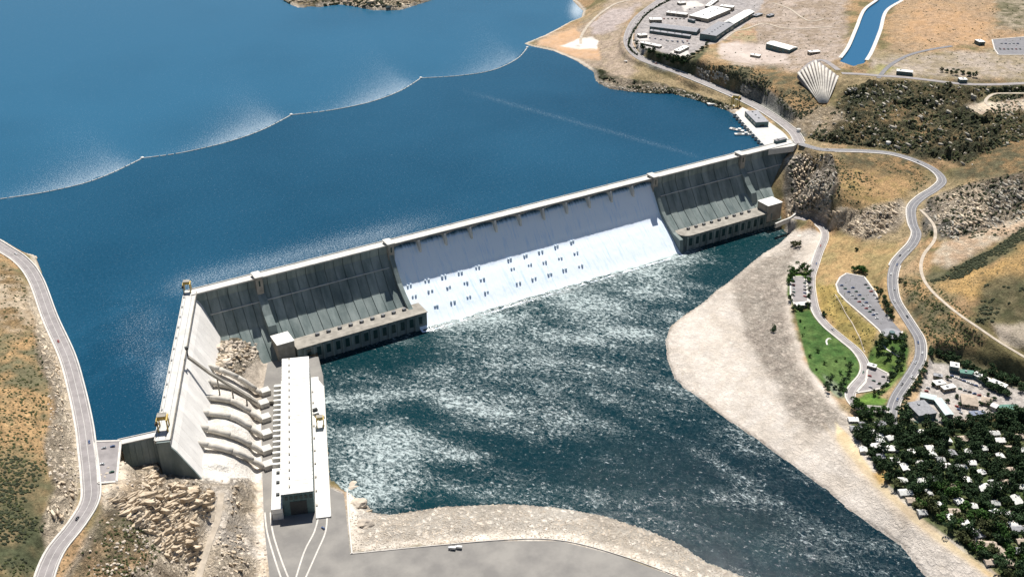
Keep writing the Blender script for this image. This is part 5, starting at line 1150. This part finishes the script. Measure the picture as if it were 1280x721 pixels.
grove([(1052,484),(1055,478),(1060,472),(1057,489),(1050,491),(1044,486),(1038,478),(1033,482),(1034,490),(1062,462)], 'leafd', .5, .8, '# small tree at the lower end of the lawn', 'small trees at the lower end of the lawn')
grove([(1153,466),(1150,474),(1148,480),(1156,460),(1141,487),(1137,491),(1132,497),(1144,484)], 'leafd', .55, .85, '# tree in the strip between highway and town entrance', 'trees beside the highway at the town entrance')
grove([(1030,396),(1029,394)], 'leafd', .6, .6, '# single tree beside the bend of the lower road', 'pair of trees by the lower road')
grove([(968,411),(966,415)], 'leafd', .55, .6, '# dark tree standing alone on the pale gravel bank', 'lone trees on the gravel bank')
grove([(991,307),(994,309),(998,308)], 'leafo', .7, .8, '# bush like tree on the pale bank near the right powerhouse', 'bushes by the right powerhouse')
grove([(1070,313),(1131,355),(1124,352),(1164,293)], 'leafd', .45, .55, '# lone dark tree on the dry slope beside the highway', 'lone trees on the dry slope')
hp = [(1163+i*3.6+gt.normal(0, 1), 441+i*1.35+gt.normal(0, 2.6)) for i in range(34)]
grove(hp[:34], 'leafd', .6, 1.0, '# tree in the belt between the hill and the paved block', 'tree belt above the paved block')
grove([(1228+i*3.4, 480+i*1.8+gt.normal(0, 1.5)) for i in range(10)], 'leafd', .7, .95, '# tree behind the white roofed row', 'trees behind the white roofed row')
grove([(1184,502),(1200,507),(1208,509),(1216,507),(1225,505),(1236,507),(1242,499),(1234,494),(1196,497),(1172,473),(1184,474),(1166,482)], 'leafd', .5, .7, '# small tree among the buildings of the paved block', 'small trees in the paved block')
hy_ = [(796,58),(803,62),(810,65),(817,68),(824,71),(830,73),(836,75),(842,76),(848,77),(854,76),(860,74),(866,71),(872,67),(878,63),(883,59),(812,68),(822,74),(834,78),(846,80),(852,82),(840,80),(858,79)]
grove(hy_, 'leafd', .8, 1.2, '# tree in the belt below the fenced yard', 'tree belt below the fenced yard')
grove([(1000,402),(1006,410),(1003,420),(1012,446),(1020,462),(1030,455),(1045,452),(1056,448),(1062,455),(1050,466),(1022,440),(1040,470)], 'leafm', .28, .42, '# young tree dotted on the green lawn', 'young trees on the lawn')
# hedge round the yard: one clipped run
P = crom([U(a, b, 146) for a, b in [(845,-6),(838,0),(826,6),(815,12),(805,20),(797,29),(790,40),(786,50),(790,57),(797,61)]], 4)
hv = [(p[0]+gt.normal(0,.8), p[1]+gt.normal(0,.8), float(ground_z(p[0], p[1]))-2.5, .42, gt.random()*6, R2.choice(BYK['leafd'])[2]) for p in P for _ in range(2)]
o = merge(hv, None, 'hedge', M['leafd'], None); tag(o, 'dark hedge curving round the left side of the fenced yard', 'hedge')
# canal side trees
grove([(1177,90),(1183,91),(1189,92),(1195,94),(1203,93),(1210,95),(1218,97)], 'leafd', .7, 1.0, '# tree in the row above the plateau road at right', 'row of trees above the plateau road')
# ------------------------------------------------------------------ brush on the hills (uncountable)
def blobs(name, P, n, r0, r1, m, g, clump=2, off=0.0, squash=.7):
    a, b = sample(P, n, g); Q = ground(a, b)
    keep_ = (bil(GX, GY, RB, Q[:, 0], Q[:, 1]) > 2.0) & (fbm(Q[:, 0], Q[:, 1], 55, 3, clump) > .5-.18*g.random(len(Q))+off); Q = Q[keep_]; n = len(Q)
    th = np.arange(6)*math.pi/3; ring = np.c_[np.cos(th), np.sin(th), np.zeros(6)]
    base = np.r_[ring*1.0+[0,0,-.25], ring*.72+[0,0,.55], [[0,0,.95]]]
    r = g.uniform(r0, r1, n); V_ = base[None]*(1+g.normal(0, .22, (n, 13, 3)))*r[:, None, None]; V_[:, :, 2] *= squash
    V_ += Q[:, None, :]
    F3 = []
    for i in range(6):
        j = (i+1) % 6; F3 += [(i, j, 6+j), (i, 6+j, 6+i), (6+i, 6+j, 12)]
    F3 = np.array(F3); Fa = (F3[None]+np.arange(n)[:, None, None]*13).reshape(-1, 3)
    return tag(link(name, npmesh(name, V_.reshape(-1, 3), Fa, m, False)), kind='stuff')
g2 = np.random.default_rng(3)
DARKH = [(1010,172),(1030,150),(1060,108),(1130,100),(1290,107),(1290,170),(1240,190),(1215,208),(1150,195),(1100,184),(1040,180)]
blobs('hillside_brush', DARKH, 3600, 1.0, 3.6, M['scrub'], g2, 2, .09)
blobs('hillside_brush', DARKH, 1800, .8, 2.6, M['leafo'], g2, 4, 0)
blobs('hillside_rocks', DARKH, 160, 1, 3.4, M['boulder'], g2, 6, .03)
blobs('hillside_brush', [(1158,345),(1185,338),(1240,312),(1290,278),(1290,300),(1240,328),(1200,348),(1165,353)], 1500, 1.2, 3.0, M['scrub'], g2)
blobs('hillside_brush', [(1230,355),(1290,360),(1290,400),(1220,405)], 420, 1.2, 3.2, M['scrub'], g2)
blobs('hillside_brush', [(1160,250),(1200,232),(1290,210),(1290,290),(1200,300),(1150,292)], 700, 1.2, 3, M['scrub'], g2)
blobs('hillside_brush', [(985,190),(1060,192),(1110,205),(1040,262),(990,268)], 260, 1, 3, M['scrub'], g2)
blobs('hillside_brush', [(1040,195),(1140,205),(1165,225),(1120,255),(1060,270)], 800, .8, 2, M['leafo'], g2)
blobs('hillside_brush', [(-10,320),(30,350),(60,480),(60,600),(60,721),(-10,721)], 1500, .7, 1.9, M['leafo'], g2)
blobs('hillside_brush', [(-10,560),(50,580),(55,690),(-10,721)], 800, .8, 2.2, M['scrub'], g2)
blobs('hillside_brush', [(80,730),(130,640),(170,640),(200,690),(180,730)], 500, .7, 1.8, M['leafo'], g2)
blobs('hillside_brush', [(1020,350),(1110,345),(1125,400),(1090,445),(1040,405)], 260, .6, 1.4, M['leafo'], g2)
blobs('hillside_brush', [(1125,345),(1160,345),(1240,425),(1180,442),(1150,415)], 900, .7, 1.9, M['leafo'], g2)
blobs('hillside_brush', [(745,95),(790,100),(870,118),(915,132),(905,142),(860,128),(800,116)], 900, 1, 3, M['scrub'], g2)
blobs('hillside_brush', [(850,82),(900,90),(960,120),(1000,150),(1030,130),(990,100),(930,82)], 900, 1, 2.8, M['scrub'], g2)
blobs('hillside_brush', [(900,5),(1060,5),(1050,70),(990,90),(900,70)], 300, .8, 2, M['leafo'], g2)
blobs('hillside_brush', [(1120,0),(1290,0),(1290,95),(1120,70)], 350, .8, 2.2, M['leafo'], g2)
blobs('hillside_brush', [(350,0),(520,-2),(500,9),(440,8),(360,8)], 350, 2, 5, M['scrub'], g2)
blobs('hillside_brush', [(1062,528),(1118,536),(1280,520),(1290,760),(1150,640)], 1500, .8, 2.2, M['scrub'], g2)
# boulders: scattered rock (uncountable)
blobs('riprap_rocks', [(432,600),(470,632),(640,624),(756,638),(860,676),(930,722),(845,721),(776,693),(700,674),(620,673),(440,690)], 4200, .4, 1.3, M['boulder'], g2)
blobs('riprap_rocks', [(842,465),(905,520),(1060,636),(1150,715),(1165,725),(1130,690),(1040,628),(870,498),(836,430)], 1500, .4, 1.2, M['boulder'], g2)
blobs('hillside_rocks', [(120,575),(150,560),(200,575),(262,600),(300,600),(330,660),(335,730),(80,730),(100,680),(128,640)], 900, .5, 2.2, M['boulder'], g2)
blobs('hillside_rocks', [(45,350),(66,400),(96,500),(104,600),(80,660),(55,640),(60,480),(40,390)], 350, .6, 2.2, M['boulder'], g2)
blobs('hillside_rocks', [(1025,262),(1128,252),(1138,265),(1100,298),(1045,282)], 220, .7, 2.6, M['boulder'], g2)
blobs('hillside_rocks', [(1155,262),(1210,236),(1240,280),(1190,300)], 200, .8, 3, M['boulder'], g2)
blobs('hillside_rocks', [(985,190),(1040,195),(1035,262),(985,270)], 160, .8, 3, M['boulder'], g2)
blobs('gully_rocks', [(258,425),(345,428),(318,448),(298,470),(265,465)], 350, .8, 3.4, M['boulder'], g2)
def ledges(name, P, n, L0, L1, g, pdir=(1,.5), hk=1.0, m='ledge'):
    a, b = sample(P, n, g); Q = ground(a, b); k_ = (bil(GX, GY, RB, Q[:, 0], Q[:, 1]) > 6) & (bil(GX, GY, PADM, Q[:, 0], Q[:, 1]) < .03) & (fbm(Q[:, 0], Q[:, 1], 40, 3, 5) > .40); Q = Q[k_]; a = a[k_]; b = b[k_]; n = len(Q)
    Qd = ground(a[:1]+pdir[0]*12, b[:1]+pdir[1]*12)-Q[:1]; th = math.atan2(Qd[0, 1], Qd[0, 0])+g.normal(0, .28, n)
    L_ = np.exp(g.uniform(np.log(L0), np.log(L1), n)); W_ = L_*g.uniform(.28, .6, n); L_ = L_*1.05; W_ = W_*.62; h_ = L_*g.uniform(.06, .15, n)*hk
    an = np.arange(7)*2*math.pi/7
    px0 = np.cos(an)[None]*L_[:, None]*.5*(1+g.normal(0, .16, (n, 7))); py0 = np.sin(an)[None]*W_[:, None]*.5*(1+g.normal(0, .2, (n, 7)))
    tz = h_[:, None]*(.8+.25*g.random((n, 7)))+.18*py0*g.uniform(-1, 1, (n, 1))
    c, s_ = np.cos(th)[:, None], np.sin(th)[:, None]
    def ring(k, z): x = px0*k; y = py0*k; return np.stack([x*c-y*s_, x*s_+y*c, z], -1)
    V_ = np.concatenate([ring(1.12, -np.ones((n, 7))*2.5), ring(1.0, tz*.75), ring(.86, tz), np.stack([0*h_, 0*h_, h_*1.05], -1)[:, None]], 1)+Q[:, None, :]
    F3 = []
    for r_ in (0, 7):
        for i in range(7):
            j = (i+1) % 7; F3 += [(r_+i, r_+j, r_+7+j), (r_+i, r_+7+j, r_+7+i)]
    for i in range(7): F3.append((14+i, 14+(i+1) % 7, 21))
    Fa = (np.array(F3)[None]+np.arange(n)[:, None, None]*22).reshape(-1, 3)
    return tag(link(name, npmesh(name, V_.reshape(-1, 3), Fa, M[m])), kind='stuff')
M['ledge'] = mat('rock_ledge', (.60,.50,.37), .95, .3, .10, c2=(.36,.28,.19), bump=1.0, bscale=.5)
M['ledged'] = mat('dark_rock_ledge', (.42,.38,.31), .95, .3, .12, c2=(.20,.19,.16), bump=1.0, bscale=.5)
LL = [(125,582),(150,562),(180,578),(205,600),(262,612),(268,640),(258,690),(240,721),(215,715),(190,670),(150,640),(128,625)]
ledges('rock_ledges', LL, 900, 3, 14, g2); ledges('rock_ledges', LL, 45, 14, 24, g2, (1,.5), .6)
ledges('rock_ledges', [(284,604),(318,612),(322,700),(300,720),(275,690)], 120, 3, 9, g2)
ledges('rock_ledges', [(50,350),(66,400),(96,500),(100,600),(80,660),(58,640),(70,600),(60,550),(72,500),(48,430)], 260, 3, 11, g2, (1,1.6))
ledges('rock_ledges', [(988,192),(1030,196),(1030,240),(1015,262),(985,270),(992,230)], 190, 4, 15, g2, (.7,1))
ledges('dark_rock_ledges', [(1010,200),(1045,215),(1040,262),(1005,268)], 110, 5, 15, g2, (.5,1), 1.0, 'ledged')
ledges('rock_ledges', [(1025,262),(1075,264),(1128,250),(1138,262),(1118,288),(1080,298),(1045,285)], 240, 4, 13, g2, (1,.5))
ledges('rock_ledges', [(1158,262),(1200,236),(1240,240),(1240,280),(1200,296),(1160,290)], 300, 4, 13, g2, (.8,.6))
ledges('dark_rock_ledges', [(1160,262),(1200,270),(1200,300),(1165,292)], 90, 5, 14, g2, (.3,1), 1.2, 'ledged')
ledges('dark_rock_ledges', [(1230,235),(1290,215),(1290,275),(1235,285)], 160, 5, 15, g2, (.6,.8), 1.1, 'ledged')
ledges('dark_rock_ledges', [(860,82),(900,90),(960,120),(1000,155),(985,152),(940,125),(870,96)], 260, 5, 14, g2, (.3,1), 1.3, 'ledged')
ledges('dark_rock_ledges', [(770,108),(830,108),(880,120),(912,134),(900,138),(840,118),(790,115)], 150, 4, 12, g2, (.3,1), 1.0, 'ledged')
ledges('dark_rock_ledges', DARKH, 330, 5, 17, g2, (.6,.8), 1.1, 'ledged')
ledges('rock_ledges', [(262,428),(300,430),(330,432),(318,446),(298,466),(266,462)], 70, 4, 11, g2, (1,.6))
ledges('rock_ledges', [(352,2),(380,8),(440,4),(500,10),(535,0),(450,-4)], 90, 8, 24, g2, (1,0))
ledges('rock_ledges', [(432,605),(455,618),(470,640),(450,670),(438,680)], 60, 4, 12, g2, (1,-.4))
def boulder(px_, py_2, s, label):
    p = G(px_, py_2); g = np.random.default_rng(int(px_)); mb = MB()
    import bmesh
    bm = bmesh.new(); bmesh.ops.create_icosphere(bm, subdivisions=3, radius=s)
    for v in bm.verts:
        n = v.co.normalized(); k = 1+.28*(vnoise(np.array([n.x*1.6+px_]), np.array([n.y*1.6+n.z*2.1]), 2)[0]-.5)*2; v.co = Vector((n.x*s*k*1.25, n.y*s*k, n.z*s*k*.65))
    me = bpy.data.meshes.new('rock_outcrop'); bm.to_mesh(me); bm.free(); me.materials.append(M['boulder'])
    tag(link('rock_outcrop', me, None, (p[0], p[1], p[2])), label, 'rock')
boulder(442,610,11,'large rounded rock beside the end of the river side deck'); boulder(448,630,9,'pale rock below the largest one at the corner of the apron'); boulder(456,655,8,'pale rock slab at the left end of the riprap bank'); boulder(270,436,8,'rounded rock in the gully beside the forebay dam face'); boulder(283,452,7,'rock low in the gully above the penstocks')
# ------------------------------------------------------------------ vehicles
PAINT = {k: mat('car_'+k, c, .3, .05, .5, spec=.6) for k, c in dict(white=(.75,.75,.73), red=(.35,.04,.03), blue=(.05,.09,.22), dark=(.04,.04,.045), silver=(.45,.46,.47), green=(.05,.12,.08)).items()}
CARP = {}
def carparts(k):
    if k not in CARP:
        body = MB().prismx([(-2.3,.35),(2.3,.35),(2.35,.8),(1.2,1.0),(-2.3,1.05)], -.9, .9).mesh('body', PAINT[k])
        cab = MB()._a([(-.82,-1.9,1.02),(.82,-1.9,1.02),(.82,1.1,1.0),(-.82,1.1,1.0),(-.68,-1.3,1.55),(.68,-1.3,1.55),(.68,.35,1.55),(-.68,.35,1.55)], [(4,5,6,7),(0,1,5,4),(1,2,6,5),(2,3,7,6),(3,0,4,7)]).mesh('cabin', M['glass'])
        rf = MB().box(-.66,.66,-1.25,.3,1.56,1.62).mesh('roof', PAINT[k]); wh = MB().tube([(-.12,0,0),(.12,0,0)], .34, 8).mesh('wheel', M['tyre'])
        CARP[k] = (body, cab, rf, wh)
    return CARP[k]
def car(x, y, z, rz, k, label, group, s=1.15):
    t = empty('car', (x, y, z), rz, label, 'car', group); b_, c_, r_, w2 = carparts(k)
    link('body', b_, t); link('cabin', c_, t); link('roof', r_, t)
    for sx in (-.85,.85):
        for sy in (-1.45,1.45): link('wheel', w2, t, (sx, sy, .34))
    t.scale = (s,)*3
keys = list(PAINT)
def roadcars(rk, fr, place, group, cs=None):
    P, wd = RPATH[rk]; n = len(P)
    for i, f_ in enumerate(fr):
        j = min(n-2, int(f_*n)); d = P[j+1]-P[j]; a = math.atan2(d[1], d[0])-math.pi/2; s = 1 if i % 2 else -1; k = (cs or keys)[i % len(cs or keys)]
        x = P[j][0]+d[1]/np.hypot(d[0], d[1])*s*wd*.17; y = P[j][1]-d[0]/np.hypot(d[0], d[1])*s*wd*.17
        car(x, y, P[j][2]+LEVEL+.05, a, k, f'{k} car driving {place[i % len(place)]}', group)
roadcars('curve', [.06,.22,.55,.575,.60,.635,.67,.70,.74,.80,.825,.85,.88,.905,.94,.97], ['on the flat top stretch of the winding highway','at the outer bend of the winding highway','down the highway above the dry slope','on the highway just above the large car park','on the highway right of the large car park','on the highway turn past the visitor centre','on the highway beside the park trees','on the highway past the town entrance','at the lowest stretch of the highway'], 'cars on the winding highway', ['white','silver','white','dark','blue'])
roadcars('left', [.2,.5,.74,.86], ['on the upper part of the left lakeside road','midway down the left lakeside road','past the small parking deck','at the bottom left of the lakeside road'], 'cars on the left lakeside road')
roadcars('low', [.1,.2,.3,.45,.62,.8], ['on the lower road near the right powerhouse','on the lower road above the lawn','on the lower road beside the small car park','on the lower road along the lawn','on the lower road at the lawn corner','on the lower road near the junction'], 'cars on the lower road')
roadcars('top', [.25,.45,.6,.8], ['on the lakeside highway near the crane','on the highway above the lake cliff','on the highway below the yard','on the highway along the yard hedge'], 'cars on the lakeside highway')
def lot(P, z, spots, place, group):
    for i, (x, y, a) in enumerate(spots):
        p = U(x, y, z+.5); k = keys[(i*5+int(x)) % len(keys)]; car(p[0], p[1], z+.5, a, k, f'{k} car parked {place}', group)
lot(None, 38, [(1052+i*4.4, 357+i*4.1, .95) for i in range(11)]+[(1082+i*3.4, 356+i*4.3, .95) for i in range(9)]+[(1066+i*4.2, 360+i*4.6, .95) for i in range(8)], 'in the large car park above the lawn', 'cars in the large car park')
lot(None, 21, [(992,352+i*4.4,.3) for i in range(5)]+[(1006,354+i*4.2,.3) for i in range(5)], 'in the small car park at the lawn top', 'cars in the small car park')
lot(None, 19.5, [(1087,470),(1092,476),(1098,480),(1104,471),(1088,484)] and [(1087,470,.4),(1092,476,.4),(1098,480,.8),(1104,471,.8),(1088,484,.2)], 'in the car park at the foot of the lawn', 'cars in the lower car park')
lot(None, 107.2, [(130,560,1.2),(141,558,1.2),(128,580,1.0),(140,590,1.3)], 'on the deck at the left end of the dam', 'cars on the parking deck')
lot(None, 24, [(1190+i*5, 470+i*2, .4) for i in range(7)]+[(1200+i*6, 486+i*2.0, .8) for i in range(6)]+[(1196+i*2.5, 508+i*4, .1) for i in range(3)]+[(1160,485,.5),(1158,489,.5),(1145,528,.2),(1170,525,.2)], 'on the paved block of the town', 'cars on the paved town block')
lot(None, 146, [(812+i*7, 48+i*1.0, .2) for i in range(8)]+[(835+i*6, 52, .2) for i in range(5)]+[(830+i*5, 24, .3) for i in range(6)]+[(862,12,.2),(868,10,.2)], 'in the fenced yard on the plateau', 'cars in the fenced yard')
lot(None, 181, [(1252+i*5, 55, .2) for i in range(5)]+[(1250+i*5, 62, .2) for i in range(6)], 'in the grey yard at the far right of the plateau', 'cars in the plateau yard')
lot(None, 12.0, [(404,660,.3)], 'on the apron between the pale rails', 'cars on the apron')
# trucks on the lower yard
for i, (x, y, lb) in enumerate([(565,686,'white truck at left of the pair parked on the paved yard by the river'),(573,685,'white truck at right of the pair parked on the paved yard by the river'),(782,74,'long truck passing on the highway below the yard')]):
    z = 12.4 if i < 2 else 127; p = U(x, y, z)
    t = empty('truck', (p[0], p[1], float(z if i < 2 else ground_z(p[0], p[1])+1)), .9, lb, 'truck'); MB().box(-1.3,1.3,-4.2,1.6,1.1,3.6).build('cargo_box', M['roofw'], t); MB().box(-1.2,1.2,1.8,4,.7,2.9).build('cab', PAINT['silver'], t)
    wh = MB().tube([(-.2,0,0),(.2,0,0)], .5, 8).mesh('wheel', M['tyre'])
    for sx in (-1.1,1.1):
        for sy in (-3,-1.6,2.8): link('wheel', wh, t, (sx, sy, .5))
# white curved path on the lawn
P = crom([np.array([*U(a, b, 18.2)[:2], 18.2]) for a, b in [(1041,424),(1036,423),(1033,426),(1034,431)]], 2); tag(ribbon(P, -1.2, 1.2, .35, M['concl'], 'lawn_path', None, .3), 'short curved white path on the green lawn', 'path')
pc = [np.array(G(a, b)) for a, b in [(1044,368),(1054,385),(1066,405),(1076,425),(1081,440)]]; P = crom(pc, 4); P[:, 2] = ground_z(P[:, 0], P[:, 1]); tag(ribbon(P, -.9, .9, .3, M['gravel'], 'foot_path', None, .3), 'thin straight footpath down the dry slope to the lower road', 'path')
pc = [np.array(G(a, b)) for a, b in [(1103,428),(1108,436),(1116,441),(1124,446)]]; P = crom(pc, 3); P[:, 2] = ground_z(P[:, 0], P[:, 1]); tag(ribbon(P, -1.2, 1.2, .35, M['concl'], 'foot_path', None, .3), 'pale curved path in the trees below the visitor centre', 'path')
# water tank by the curve
p = G(1110,181); t = empty('water_tank', tuple(p), 0, 'small white round tank above the winding highway', 'tank'); MB().tube([(0,0,-1),(0,0,6)], 4.5, 18).build('shell', M['roofw'], t); MB().tube([(0,0,6.02),(0,0,7.6)], [4.7,.6], 18).build('roof', M['concl'], t)
p = G(998,165); t = empty('water_tank', tuple(p), 0, 'small white round tank behind the highway near the intake deck', 'tank'); MB().tube([(0,0,-1),(0,0,6)], 4, 18).build('shell', M['roofw'], t); MB().tube([(0,0,6.02),(0,0,7.4)], [4.2,.6], 18).build('roof', M['concl'], t)
# retaining wall under the right abutment
P = crom([U(a, b, z) for a, b, z in [(969,281,22),(978,277,23),(988,273,25),(996,266,27),(1000,259,28),(1010,265,27),(1018,273,26)]], 4)
tag(ribbon(P, -1.4, 1.4, 2.5, M['concl'], 'retaining_wall', None, 9), 'pale curved retaining wall right of the right powerhouse', 'wall')
